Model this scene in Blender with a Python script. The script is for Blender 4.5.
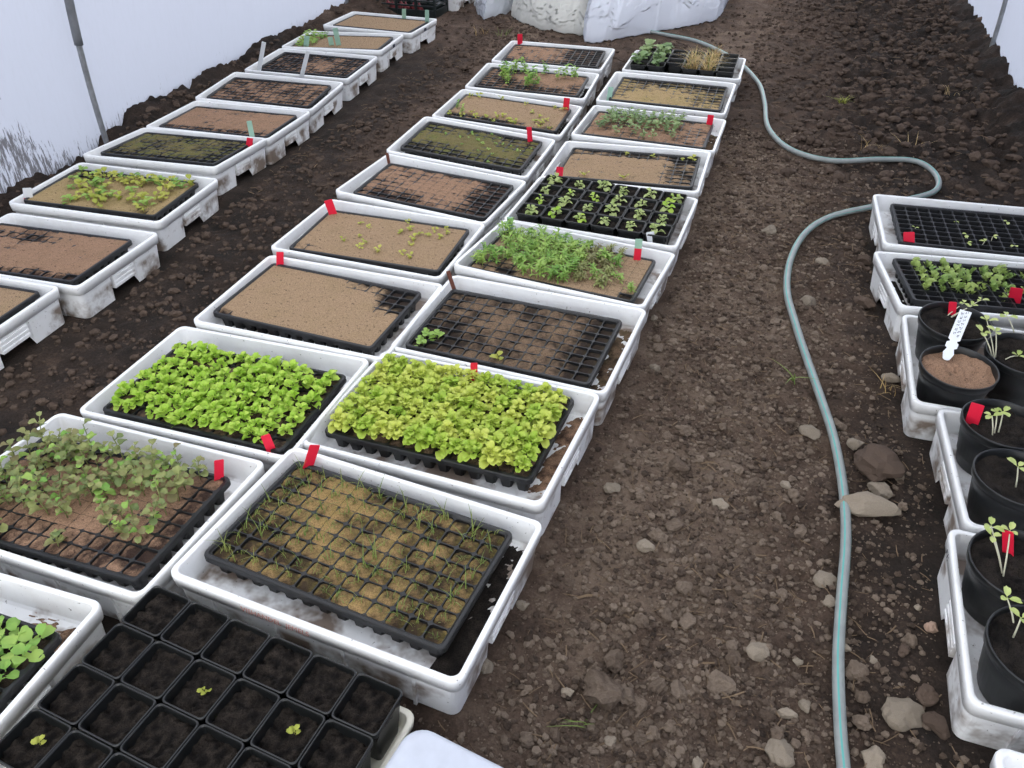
import bpy, math, random
import numpy as np
from mathutils import Matrix, Vector

random.seed(7)
rnd = random.random
S = bpy.context.scene
for o in list(bpy.data.objects):
    bpy.data.objects.remove(o)
COL = S.collection

# ------------------------------------------------------------------ camera
CAM_H, PITCH, ROLL, YAW, FPX = 1.3297, 0.64820, -0.00646, 0.31354, 795.0
_f0 = Vector((-math.sin(YAW), math.cos(YAW), 0)); _r = Vector((math.cos(YAW), math.sin(YAW), 0)); _u = Vector((0, 0, 1))
FWD = _f0 * math.cos(PITCH) - _u * math.sin(PITCH)
_u2 = _f0 * math.sin(PITCH) + _u * math.cos(PITCH)
RIGHT = _r * math.cos(ROLL) + _u2 * math.sin(ROLL)
UP = -_r * math.sin(ROLL) + _u2 * math.cos(ROLL)
cd = bpy.data.cameras.new('camera'); cam = bpy.data.objects.new('camera', cd); COL.objects.link(cam)
cd.sensor_width = 36.0; cd.lens = FPX / 1024.0 * 36.0; cd.clip_start = 0.02; cd.clip_end = 60
cam.matrix_world = Matrix(((RIGHT.x, UP.x, -FWD.x, 0), (RIGHT.y, UP.y, -FWD.y, 0), (RIGHT.z, UP.z, -FWD.z, CAM_H), (0, 0, 0, 1)))
S.camera = cam

# ------------------------------------------------------------------ light: overcast sky, seen through the milky tunnel cover
w = bpy.data.worlds.new('overcast_sky'); S.world = w; w.use_nodes = True
bg = w.node_tree.nodes['Background']
bg.inputs[0].default_value = (0.97, 0.982, 1.0, 1); bg.inputs[1].default_value = 2.75
S.view_settings.view_transform = 'Standard'; S.view_settings.look = 'None'
S.view_settings.exposure = 0.10; S.view_settings.gamma = 1.0; S.view_settings.use_curve_mapping = False


def U(px, py, z):
    """where the sight line of a measured point meets the height z (used to survey the layout once)"""
    d = FWD + RIGHT * ((px - 512) / FPX) - UP * ((py - 384) / FPX)
    t = (z - CAM_H) / d.z
    return Vector((d.x * t, d.y * t, z))


def depth(p):
    return (Vector(p) - Vector((0, 0, CAM_H))).dot(FWD)


# ------------------------------------------------------------------ numpy noise
def _hash(ix, iy, seed):
    h = (ix.astype(np.int64) * 374761393 + iy.astype(np.int64) * 668265263 + seed * 974634977) & 0xFFFFFFFF
    h = ((h ^ (h >> 13)) * 1274126177) & 0xFFFFFFFF
    return ((h ^ (h >> 16)) & 0xFFFF) / 65535.0


def vnoise(x, y, seed=0):
    x = np.asarray(x, float); y = np.asarray(y, float)
    ix = np.floor(x); iy = np.floor(y); fx = x - ix; fy = y - iy
    fx = fx * fx * (3 - 2 * fx); fy = fy * fy * (3 - 2 * fy)
    a = _hash(ix, iy, seed); b = _hash(ix + 1, iy, seed); c = _hash(ix, iy + 1, seed); d = _hash(ix + 1, iy + 1, seed)
    return (a + (b - a) * fx) * (1 - fy) + (c + (d - c) * fx) * fy


def fbm(x, y, seed=0, o=3):
    s = 0; amp = 0.5; t = 0
    for i in range(o):
        s = s + amp * vnoise(x * 2 ** i + 17.3 * i, y * 2 ** i - 9.1 * i, seed + i); t += amp; amp *= 0.5
    return s / t


def sstep(t):
    t = np.clip(t, 0, 1); return t * t * (3 - 2 * t)


# ------------------------------------------------------------------ materials
def lin(r, g, b):
    f = lambda c: (c / 255.0) / 12.92 if c <= 10 else ((c / 255.0 + 0.055) / 1.055) ** 2.4
    return (f(r), f(g), f(b), 1)


def newmat(name):
    m = bpy.data.materials.new(name); m.use_nodes = True
    nt = m.node_tree; p = nt.nodes['Principled BSDF']
    return m, nt, p


def node(nt, t, **kw):
    n = nt.nodes.new(t)
    for k, v in kw.items():
        if k in n.inputs: n.inputs[k].default_value = v
        else: setattr(n, k, v)
    return n


def ramp(nt, src, stops):
    r = nt.nodes.new('ShaderNodeValToRGB'); e = r.color_ramp.elements
    while len(e) < len(stops): e.new(0.5)
    for i, (p, c) in enumerate(stops):
        e[i].position = p; e[i].color = c if len(c) == 4 else (*c, 1)
    nt.links.new(src, r.inputs[0]); return r


def g(v): return (v, v, v, 1)


def mixc(nt, fac, a, b, mode='MIX'):
    m = nt.nodes.new('ShaderNodeMix'); m.data_type = 'RGBA'; m.blend_type = mode
    for i, s in ((0, fac), (6, a), (7, b)):
        if hasattr(s, 'links') or hasattr(s, 'is_linked'): nt.links.new(s, m.inputs[i])
        else: m.inputs[i].default_value = s
    return m.outputs[2]


def math_n(nt, op, a, b=None):
    m = nt.nodes.new('ShaderNodeMath'); m.operation = op
    for i, s in ((0, a), (1, b)):
        if s is None: continue
        if hasattr(s, 'is_linked'): nt.links.new(s, m.inputs[i])
        else: m.inputs[i].default_value = s
    return m.outputs[0]


def noise_n(nt, vec, scale, detail=3, rough=0.55):
    n = nt.nodes.new('ShaderNodeTexNoise'); n.inputs['Scale'].default_value = scale
    n.inputs['Detail'].default_value = detail; n.inputs['Roughness'].default_value = rough
    if vec is not None: nt.links.new(vec, n.inputs['Vector'])
    return n


def bump(nt, p, h, strength, dist):
    b = nt.nodes.new('ShaderNodeBump'); b.inputs['Strength'].default_value = strength; b.inputs['Distance'].default_value = dist
    nt.links.new(h, b.inputs['Height']); nt.links.new(b.outputs[0], p.inputs['Normal'])


M = {}


def simple(name, col, rough=0.5, spec=0.5, var=0.0, nscale=0, namp=0.0):
    m, nt, p = newmat(name)
    p.inputs['Roughness'].default_value = rough; p.inputs['Specular IOR Level'].default_value = spec
    c = None
    if var:
        oi = nt.nodes.new('ShaderNodeObjectInfo')
        hs = nt.nodes.new('ShaderNodeHueSaturation'); hs.inputs['Color'].default_value = col
        mr = nt.nodes.new('ShaderNodeMapRange'); mr.inputs[3].default_value = 1 - var; mr.inputs[4].default_value = 1 + var
        nt.links.new(oi.outputs['Random'], mr.inputs[0]); nt.links.new(mr.outputs[0], hs.inputs['Value'])
        c = hs.outputs[0]
    if nscale:
        tc = nt.nodes.new('ShaderNodeTexCoord'); n = noise_n(nt, tc.outputs['Object'], nscale)
        r = ramp(nt, n.outputs[0], [(0.3, g(1 - namp)), (0.7, g(1.0))])
        c = mixc(nt, 1.0, c if c is not None else col, r.outputs[0], 'MULTIPLY')
    if c is not None: nt.links.new(c, p.inputs['Base Color'])
    else: p.inputs['Base Color'].default_value = col
    M[name] = m; return m


def crate_material():
    m, nt, p = newmat('crate_white')
    tc = nt.nodes.new('ShaderNodeTexCoord'); oi = nt.nodes.new('ShaderNodeObjectInfo')
    add = nt.nodes.new('ShaderNodeVectorMath'); add.operation = 'ADD'
    off = nt.nodes.new('ShaderNodeVectorMath'); off.operation = 'SCALE'; off.inputs[0].default_value = (31, 17, 0)
    nt.links.new(oi.outputs['Random'], off.inputs['Scale'])
    nt.links.new(tc.outputs['Object'], add.inputs[0]); nt.links.new(off.outputs[0], add.inputs[1])
    big = noise_n(nt, add.outputs[0], 9, 4, 0.6)
    sep = nt.nodes.new('ShaderNodeSeparateXYZ'); nt.links.new(tc.outputs['Object'], sep.inputs[0])
    low = ramp(nt, math_n(nt, 'MULTIPLY', sep.outputs[2], 10.0), [(0.57, g(1)), (0.72, g(0))])
    pud = ramp(nt, big.outputs[0], [(0.46, g(0)), (0.60, g(0.9))])
    fac = math_n(nt, 'MULTIPLY', low.outputs[0], pud.outputs[0])
    sp = noise_n(nt, add.outputs[0], 130, 2, 0.5)
    spk = ramp(nt, sp.outputs[0], [(0.70, g(0)), (0.76, g(0.75))])
    gr = noise_n(nt, add.outputs[0], 24, 4, 0.65)
    grime = ramp(nt, gr.outputs[0], [(0.45, g(0)), (0.80, g(0.24))])
    c = mixc(nt, grime.outputs[0], lin(238, 239, 239), lin(198, 192, 182))
    c = mixc(nt, fac, c, lin(112, 92, 74))
    c = mixc(nt, spk.outputs[0], c, lin(84, 72, 62))
    nt.links.new(c, p.inputs['Base Color'])
    p.inputs['Roughness'].default_value = 0.38; p.inputs['Specular IOR Level'].default_value = 0.4
    bump(nt, p, gr.outputs[0], 0.08, 0.01)
    M['crate'] = m


def black_material(name, col, rough):
    m, nt, p = newmat(name)
    tc = nt.nodes.new('ShaderNodeTexCoord')
    n = noise_n(nt, tc.outputs['Object'], 28, 4, 0.6)
    r = ramp(nt, n.outputs[0], [(0.55, g(0)), (0.85, g(0.4))])
    c = mixc(nt, r.outputs[0], col, lin(60, 52, 46))
    nt.links.new(c, p.inputs['Base Color']); p.inputs['Roughness'].default_value = rough
    M[name] = m


def soil_material(name, dark, top, moss, moss_amt, c0=0.30, c1=0.62, crumb=0.5):
    """tray substrate: dark compost low in the cells, pale sandy cover where the tray is filled to the brim"""
    m, nt, p = newmat('soil_' + name)
    tc = nt.nodes.new('ShaderNodeTexCoord'); v = tc.outputs['Object']
    at = nt.nodes.new('ShaderNodeAttribute'); at.attribute_name = 'cover'
    n1 = noise_n(nt, v, 34, 4, 0.65); n2 = noise_n(nt, v, 420, 2, 0.7); n3 = noise_n(nt, v, 15, 3, 0.6)
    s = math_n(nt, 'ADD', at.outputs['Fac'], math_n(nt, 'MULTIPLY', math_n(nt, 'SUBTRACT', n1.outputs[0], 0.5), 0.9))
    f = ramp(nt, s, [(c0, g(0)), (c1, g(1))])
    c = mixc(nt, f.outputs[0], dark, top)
    mf = ramp(nt, n3.outputs[0], [(0.45, g(0)), (0.68, g(moss_amt))])
    c = mixc(nt, mf.outputs[0], c, moss)
    n4 = noise_n(nt, v, 95, 3, 0.65)
    sk = ramp(nt, n4.outputs[0], [(0.32, g(0.8)), (0.39, g(0))])
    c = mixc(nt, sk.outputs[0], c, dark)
    sh = ramp(nt, n2.outputs[0], [(0.30, g(crumb)), (0.62, g(1.12))])
    c = mixc(nt, 1.0, c, sh.outputs[0], 'MULTIPLY')
    nt.links.new(c, p.inputs['Base Color']); p.inputs['Roughness'].default_value = 0.95; p.inputs['Specular IOR Level'].default_value = 0.15
    bump(nt, p, n2.outputs[0], 0.6, 0.004)
    M['soil_' + name] = m


def ground_material(name, clod=False):
    m, nt, p = newmat(name)
    tc = nt.nodes.new('ShaderNodeTexCoord'); v = tc.outputs['Object']
    geo = nt.nodes.new('ShaderNodeNewGeometry')
    pos = geo.outputs['Position']
    big = noise_n(nt, pos, 1.3, 4, 0.6); mid = noise_n(nt, pos, 9, 5, 0.65); fine = noise_n(nt, pos, 130, 5, 0.8)
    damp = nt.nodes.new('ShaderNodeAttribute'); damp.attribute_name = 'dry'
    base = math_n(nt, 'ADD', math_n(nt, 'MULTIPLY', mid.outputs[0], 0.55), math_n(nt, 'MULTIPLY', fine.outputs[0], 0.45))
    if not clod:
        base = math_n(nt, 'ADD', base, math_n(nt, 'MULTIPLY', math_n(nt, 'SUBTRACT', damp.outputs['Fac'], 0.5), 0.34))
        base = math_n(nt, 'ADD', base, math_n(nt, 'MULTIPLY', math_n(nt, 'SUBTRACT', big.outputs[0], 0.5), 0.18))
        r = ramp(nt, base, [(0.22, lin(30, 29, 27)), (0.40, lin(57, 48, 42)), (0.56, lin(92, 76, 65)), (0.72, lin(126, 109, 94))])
    else:
        oi = nt.nodes.new('ShaderNodeObjectInfo')
        base = math_n(nt, 'ADD', base, math_n(nt, 'MULTIPLY', math_n(nt, 'SUBTRACT', oi.outputs['Random'], 0.5), 0.2))
        base = math_n(nt, 'ADD', base, math_n(nt, 'MULTIPLY', math_n(nt, 'SUBTRACT', geo.outputs['Random Per Island'], 0.55), 0.45))
        r = ramp(nt, base, [(0.22, lin(52, 44, 39)), (0.5, lin(101, 86, 74)), (0.78, lin(146, 130, 114))])
    c = r.outputs[0]
    vo = nt.nodes.new('ShaderNodeTexVoronoi'); vo.inputs['Scale'].default_value = 60; nt.links.new(pos, vo.inputs['Vector'])
    sp = ramp(nt, vo.outputs['Distance'], [(0.035, g(0.8)), (0.06, g(0))])
    wn = noise_n(nt, pos, 21, 1); wr = ramp(nt, wn.outputs[0], [(0.52, g(0)), (0.6, g(1))])
    if not clod:
        c = mixc(nt, math_n(nt, 'MULTIPLY', sp.outputs[0], wr.outputs[0]), c, lin(190, 178, 162))
    nt.links.new(c, p.inputs['Base Color']); p.inputs['Roughness'].default_value = 0.95; p.inputs['Specular IOR Level'].default_value = 0.2
    bump(nt, p, fine.outputs[0], 0.9, 0.012)
    M[name] = m


def sheet_material(name, trans, dirty, col=None):
    m, nt, p = newmat(name); nt.nodes.remove(p)
    out = nt.nodes['Material Output']
    tc = nt.nodes.new('ShaderNodeTexCoord')
    c = col if col else lin(178, 184, 200) if dirty else lin(232, 234, 240)
    if dirty:
        mp = nt.nodes.new('ShaderNodeMapping'); mp.inputs['Scale'].default_value = (1, 1, 0.16)
        nt.links.new(tc.outputs['Object'], mp.inputs[0])
        st = noise_n(nt, mp.outputs[0], 85, 4, 0.75)
        st2 = noise_n(nt, tc.outputs['Object'], 2.1, 3, 0.5)
        sep = nt.nodes.new('ShaderNodeSeparateXYZ'); nt.links.new(tc.outputs['Object'], sep.inputs[0])
        # soil splashes climb unevenly from the foot of the sheet
        near = ramp(nt, math_n(nt, 'MULTIPLY', sep.outputs[1], 0.1), [(0.240, g(1)), (0.275, g(0.12))])
        lim = math_n(nt, 'MULTIPLY', math_n(nt, 'SUBTRACT', st2.outputs[0], 0.22), math_n(nt, 'MULTIPLY', near.outputs[0], 0.95))
        hgt = math_n(nt, 'SUBTRACT', lim, sep.outputs[2])
        a = math_n(nt, 'ADD', math_n(nt, 'MINIMUM', math_n(nt, 'MULTIPLY', hgt, 1.1), 0.10), math_n(nt, 'SUBTRACT', st.outputs[0], 0.52))
        d = ramp(nt, a, [(0.02, g(0)), (0.10, g(0.8))])
        faint = ramp(nt, st.outputs[0], [(0.45, g(0)), (0.8, g(0.25))])
        c = mixc(nt, faint.outputs[0], c, lin(166, 170, 184))
        c = mixc(nt, d.outputs[0], c, lin(66, 62, 62))
    di = nt.nodes.new('ShaderNodeBsdfDiffuse'); tr = nt.nodes.new('ShaderNodeBsdfTranslucent')
    for b in (di, tr):
        if hasattr(c, 'is_linked'): nt.links.new(c, b.inputs[0])
        else: b.inputs[0].default_value = c
    mx = nt.nodes.new('ShaderNodeMixShader'); mx.inputs[0].default_value = trans
    nt.links.new(di.outputs[0], mx.inputs[1]); nt.links.new(tr.outputs[0], mx.inputs[2])
    nt.links.new(mx.outputs[0], out.inputs[0])
    M[name] = m


def film_material():
    m, nt, p = newmat('clear_film')
    p.inputs['Base Color'].default_value = lin(225, 230, 236); p.inputs['Roughness'].default_value = 0.25
    p.inputs['Alpha'].default_value = 0.5
    M['film'] = m


def leaf_material(name, a, b, trans=0.25):
    """leaf green that differs from plant to plant and across the blade"""
    m, nt, p = newmat(name)
    oi = nt.nodes.new('ShaderNodeObjectInfo'); tc = nt.nodes.new('ShaderNodeTexCoord'); geo = nt.nodes.new('ShaderNodeNewGeometry')
    n = noise_n(nt, geo.outputs['Position'], 30, 3, 0.6)
    f = math_n(nt, 'ADD', math_n(nt, 'MULTIPLY', oi.outputs['Random'], 0.5), math_n(nt, 'MULTIPLY', n.outputs[0], 0.7))
    r = ramp(nt, f, [(0.25, a), (0.85, b)])
    nt.links.new(r.outputs[0], p.inputs['Base Color']); p.inputs['Roughness'].default_value = 0.5; p.inputs['Specular IOR Level'].default_value = 0.35
    out = nt.nodes['Material Output']
    tr = nt.nodes.new('ShaderNodeBsdfTranslucent'); nt.links.new(r.outputs[0], tr.inputs[0])
    mx = nt.nodes.new('ShaderNodeMixShader'); mx.inputs[0].default_value = trans
    nt.links.new(p.outputs[0], mx.inputs[1]); nt.links.new(tr.outputs[0], mx.inputs[2]); nt.links.new(mx.outputs[0], out.inputs[0])
    M[name] = m


crate_material()
black_material('tray_black', lin(23, 24, 26), 0.45)
black_material('pot_black', lin(21, 23, 24), 0.36)
ground_material('ground'); ground_material('clod', True)
sheet_material('sheet', 0.62, True); sheet_material('roof_sheet', 0.62, False); sheet_material('fleece', 0.3, False, lin(226, 229, 236)); sheet_material('fleece_cream', 0.3, False, lin(214, 213, 206))
film_material()
DK = lin(54, 45, 40)
soil_material('sand', DK, lin(164, 138, 110), lin(128, 116, 72), 0.12)
soil_material('redsand', lin(62, 48, 42), lin(160, 128, 104), lin(110, 92, 70), 0.2)
soil_material('olive', lin(66, 54, 42), lin(158, 130, 88), lin(134, 124, 58), 0.7)
soil_material('moss', lin(56, 50, 42), lin(118, 108, 72), lin(108, 110, 62), 0.8)
soil_material('brown', lin(52, 43, 38), lin(126, 104, 84), lin(88, 82, 52), 0.45)
soil_material('compost', lin(20, 18, 17), lin(54, 48, 43), lin(36, 33, 30), 0.4, .3, .7, .3)
soil_material('tan', lin(60, 50, 40), lin(172, 148, 108), lin(140, 128, 76), 0.45)
leaf_material('lettuce', lin(146, 190, 54), lin(192, 218, 96))
leaf_material('lettuce_yellow', lin(150, 186, 58), lin(204, 212, 100))
leaf_material('pea_green', lin(100, 120, 70), lin(158, 164, 104))
leaf_material('dull_leaf', lin(128, 118, 84), lin(150, 158, 96))
leaf_material('fresh', lin(110, 160, 70), lin(162, 190, 96))
leaf_material('grey_green', lin(104, 136, 84), lin(148, 168, 112))
leaf_material('blade', lin(96, 128, 64), lin(142, 150, 80))
leaf_material('sprout', lin(176, 196, 104), lin(206, 216, 140))
leaf_material('yellow_sprout', lin(158, 168, 66), lin(190, 190, 92))
leaf_material('pale_lettuce', lin(150, 172, 98), lin(192, 204, 136))
leaf_material('upright', lin(126, 158, 82), lin(176, 194, 112))
leaf_material('straw', lin(156, 128, 80), lin(206, 180, 126), 0.1)
simple('stem_pale', lin(206, 204, 178), 0.6, 0.3)
simple('red_tag', lin(230, 36, 66), 0.45, 0.4, 0.08)
simple('green_tag', lin(160, 198, 178), 0.5, 0.4)
simple('white_tag', lin(228, 232, 236), 0.5, 0.4)
simple('brown_tag', lin(112, 70, 58), 0.6, 0.3)
simple('ink', lin(70, 72, 86), 0.7, 0.2)
simple('red_ink', lin(214, 168, 160), 0.6, 0.3)
simple('galvanised', lin(150, 153, 156), 0.45, 0.5, 0, 30, 0.35)
M['galvanised'].node_tree.nodes['Principled BSDF'].inputs['Metallic'].default_value = 0.3
simple('sleeve_grey', lin(120, 123, 127), 0.5, 0.4, 0, 22, 0.3)
simple('hose', lin(150, 156, 154), 0.4, 0.5, 0, 25, 0.25)
simple('hose_teal', lin(86, 164, 156), 0.4, 0.5)
simple('stone', lin(150, 138, 122), 0.9, 0.2, 0.18, 60, 0.45)
simple('dark_clod', lin(94, 80, 70), 0.95, 0.15, 0.15, 60, 0.5)
simple('pink_stone', lin(168, 142, 124), 0.9, 0.2, 0.05, 60, 0.3)
simple('wood_chip', lin(132, 112, 90), 0.9, 0.2, 0.25, 40, 0.3)
simple('onion_red', lin(120, 36, 40), 0.4, 0.5, 0.2)
simple('tub', lin(192, 197, 208), 0.3, 0.5, 0, 45, 0.08)
simple('cream', lin(232, 228, 212), 0.4, 0.4, 0, 14, 0.1)
simple('black_slats', lin(24, 32, 31), 0.4, 0.5)


# ------------------------------------------------------------------ mesh helpers
def mesh(name, v, f, mats, smooth=False, midx=None, attr=None):
    me = bpy.data.meshes.new(name); me.from_pydata([tuple(p) for p in v], [], [tuple(q) for q in f])
    for m_ in (mats if isinstance(mats, (list, tuple)) else [mats]): me.materials.append(M[m_])
    if smooth: me.polygons.foreach_set('use_smooth', [True] * len(me.polygons))
    if midx is not None: me.polygons.foreach_set('material_index', midx)
    if attr is not None:
        a = me.attributes.new(attr[0], 'FLOAT', 'POINT'); a.data.foreach_set('value', list(attr[1]))
    me.update(); return me


def link(name, data, parent=None, mat=None):
    o = bpy.data.objects.new(name, data); COL.objects.link(o)
    if parent is not None: o.parent = parent
    if mat is not None: o.matrix_basis = mat
    return o


def tag(o, label, cat, group=None, kind=None):
    o['label'] = label; o['category'] = cat
    if group: o['group'] = group
    if kind: o['kind'] = kind
    return o


def thing(name, mat, label, cat, group=None):
    return tag(link(name, None, None, mat), label, cat, group)


def T(x, y, z): return Matrix.Translation((x, y, z))
def Rz(a): return Matrix.Rotation(a, 4, 'Z')
def Rx(a): return Matrix.Rotation(a, 4, 'X')
def Ry(a): return Matrix.Rotation(a, 4, 'Y')
def Sc(x, y=None, z=None): return Matrix.Diagonal((x, y if y is not None else x, z if z is not None else x, 1))


class MB:
    def __init__(s): s.v = []; s.f = []; s.m = []
    def add(s, v, f, mi=0, mat=None):
        b = len(s.v)
        s.v += [tuple(mat @ Vector(p)) for p in v] if mat is not None else [tuple(p) for p in v]
        s.f += [tuple(i + b for i in q) for q in f]; s.m += [mi] * len(f)
    def box(s, x0, x1, y0, y1, z0, z1, mi=0, mat=None):
        s.add([(x0, y0, z0), (x1, y0, z0), (x1, y1, z0), (x0, y1, z0), (x0, y0, z1), (x1, y0, z1), (x1, y1, z1), (x0, y1, z1)],
              [(0, 3, 2, 1), (4, 5, 6, 7), (0, 1, 5, 4), (1, 2, 6, 5), (2, 3, 7, 6), (3, 0, 4, 7)], mi, mat)
    def loops(s, L, closed=True, cap0=False, cap1=False, mi=0):
        n = len(L[0]); b = len(s.v)
        for l in L: s.v += [tuple(p) for p in l]
        for i in range(len(L) - 1):
            for k in range(n if closed else n - 1):
                q = (b + i * n + k, b + i * n + (k + 1) % n, b + (i + 1) * n + (k + 1) % n, b + (i + 1) * n + k)
                s.f.append(q); s.m.append(mi)
        if cap0: s.f.append(tuple(b + k for k in range(n - 1, -1, -1))); s.m.append(mi)
        if cap1: s.f.append(tuple(b + (len(L) - 1) * n + k for k in range(n))); s.m.append(mi)
    def tube(s, pts, r, n=8, mi=0, cap=True):
        pts = [Vector(p) for p in pts]; L = []; nrm = None
        for i, p in enumerate(pts):
            t = (pts[min(i + 1, len(pts) - 1)] - pts[max(i - 1, 0)]).normalized()
            if nrm is None:
                nrm = t.cross(Vector((0, 0, 1)))
                if nrm.length < 1e-3: nrm = t.cross(Vector((1, 0, 0)))
                nrm.normalize()
            nrm = (nrm - t * nrm.dot(t)).normalized(); bi = t.cross(nrm)
            rr = r[i] if isinstance(r, (list, tuple)) else r
            L.append([p + (nrm * math.cos(2 * math.pi * k / n) + bi * math.sin(2 * math.pi * k / n)) * rr for k in range(n)])
        s.loops(L, True, cap, cap, mi)
    def mesh(s, name, mats, smooth=False): return mesh(name, s.v, s.f, mats, smooth, s.m)


def rrect(hx, hy, r, z, n=4, ys=(), zf=None, xf=None):
    """rounded rectangle loop; ys adds points on the two short ends"""
    p = []
    def corner(cx, cy, a0):
        for k in range(n + 1):
            a = a0 + math.pi / 2 * k / n
            p.append((cx + r * math.cos(a), cy + r * math.sin(a)))
    corner(hx - r, -hy + r, -math.pi / 2)
    for y in ys: p.append((hx, y))
    corner(hx - r, hy - r, 0); corner(-hx + r, hy - r, math.pi / 2)
    for y in reversed(ys): p.append((-hx, y))
    corner(-hx + r, -hy + r, math.pi)
    out = []
    for x, y in p:
        zz = z if zf is None else zf(x, y, z); xx = x if xf is None else xf(x, y)
        out.append((xx, y, zz))
    return out


# ------------------------------------------------------------------ surveyed layout: x, y, dz, yaw, tilt back, tilt right
CR = {
 'L1': (-1.244, 0.894, -0.010, -0.044, -0.020, 0.039), 'L0': (-1.313, 0.449, 0.000, 0.007, 0.002, 0.001),
 'L2': (-1.192, 1.320, -0.015, -0.029, 0.013, 0.034), 'L3': (-1.147, 1.732, -0.000, -0.026, 0.019, 0.005),
 'L4': (-1.172, 2.187, -0.007, -0.022, -0.000, -0.013), 'L5': (-1.156, 2.611, -0.002, -0.076, -0.006, -0.042),
 'L6': (-1.153, 3.044, 0.002, -0.018, 0.030, -0.064), 'L7': (-1.148, 3.516, -0.005, 0.003, 0.010, -0.049),
 'L8': (-1.166, 3.983, 0.003, 0.046, 0.022, -0.025), 'L9': (-1.186, 4.454, 0.008, 0.027, 0.018, -0.010),
 'R0': (-0.684, 0.499, -0.004, -0.112, 0.0, 0.0),
 'R1': (-0.604, 0.909, 0.016, -0.079, -0.033, -0.013), 'R2': (-0.586, 1.349, 0.002, -0.085, 0.005, 0.044),
 'R3': (-0.545, 1.763, 0.007, -0.078, 0.032, 0.022), 'R4': (-0.524, 2.187, 0.007, -0.088, -0.062, -0.021),
 'R5': (-0.500, 2.606, -0.003, -0.049, 0.007, -0.004), 'R6': (-0.496, 3.032, -0.002, -0.000, 0.014, 0.029),
 'R7': (-0.481, 3.466, 0.006, -0.021, 0.003, -0.008), 'R8': (-0.485, 3.961, 0.012, -0.027, 0.063, -0.007),
 'R9': (-0.473, 4.504, -0.000, 0.004, -0.001, -0.000),
 'A0': (-2.245, 1.367, 0.001, 0.021, 0.000, 0.000), 'A1': (-2.211, 1.781, -0.008, 0.049, -0.028, -0.010),
 'A2': (-2.259, 2.211, 0.006, 0.081, -0.012, -0.025), 'A3': (-2.324, 2.658, 0.007, 0.057, -0.063, 0.006),
 'A4': (-2.340, 3.061, -0.010, 0.057, -0.021, -0.009), 'A5': (-2.374, 3.471, -0.003, 0.085, 0.028, -0.029),
 'A6': (-2.432, 3.984, -0.012, 0.040, 0.030, -0.009), 'A7': (-2.454, 4.406, 0.005, 0.102, -0.020, 0.011),
 'A8': (-2.444, 4.888, 0.002, -0.018, -0.004, -0.010),
 'B0': (0.734, 2.843, -0.006, 0.049, 0.010, 0.007), 'B1': (0.734, 2.417, -0.001, 0.118, -0.077, 0.003),
 'B2': (0.769, 1.957, -0.001, 0.008, 0.034, 0.001), 'B3': (0.829, 1.548, 0.001, 0.031, -0.020, -0.001),
 'B4': (0.797, 1.111, 0.002, -0.023, 0.011, -0.003), 'B5': (0.815, 0.640, 0.0, -0.03, 0, 0),
}
TR = {
 'L0': (0.005, -0.021, -0.019),
 'L1': (-0.006, -0.021, 0.027),
 'L2': (0.007, -0.021, -0.008),
 'L3': (-0.015, 0.007, -0.036),
 'L4': (0.004, -0.006, 0.045),
 'L5': (0.011, -0.005, 0.045),
 'L6': (-0.009, 0.021, 0.008),
 'L7': (-0.003, 0.011, 0.018),
 'L8': (-0.008, 0.009, -0.003),
 'L9': (-0.003, 0.013, 0.035),
 'R1': (-0.013, 0.012, -0.025),
 'R2': (-0.015, 0.017, 0.017),
 'R3': (-0.012, -0.016, 0.002),
 'R4': (-0.005, -0.021, 0.024),
 'R6': (0.007, 0.004, 0.019),
 'R7': (-0.007, -0.001, 0.008),
 'R8': (0.009, 0.006, 0.012),
 'A0': (-0.007, 0.015, 0.012),
 'A1': (-0.020, -0.016, 0.024),
 'A2': (-0.020, 0.004, 0.018),
 'A3': (-0.004, 0.012, -0.004),
 'A4': (-0.002, -0.006, 0.010),
 'A5': (-0.008, 0.001, 0.029),
 'A6': (0.006, 0.011, -0.010),
 'A7': (-0.007, -0.004, 0.045),
 'A8': (-0.002, 0.010, -0.003),
 'B0': (0.017, -0.005, 0.002),
 'B1': (0.014, 0.018, -0.005),
}
CRATE_H, FLOOR_Z, TRAY_H = 0.12, 0.057, 0.055


def crate_matrix(k):
    x, y, dz, a, tx, ty = CR[k]
    X = Vector((math.cos(a), math.sin(a), ty)).normalized(); Y = Vector((-math.sin(a), math.cos(a), tx))
    Y = (Y - X * Y.dot(X)).normalized(); Z = X.cross(Y)
    o = Vector((x, y, CRATE_H + dz)) - Z * CRATE_H
    return Matrix(((X.x, Y.x, Z.x, o.x), (X.y, Y.y, Z.y, o.y), (X.z, Y.z, Z.z, o.z), (0, 0, 0, 1)))


CM = {k: crate_matrix(k) for k in CR}


# ------------------------------------------------------------------ ground
WALL_L, WALL_R = -2.90, 1.20


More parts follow.
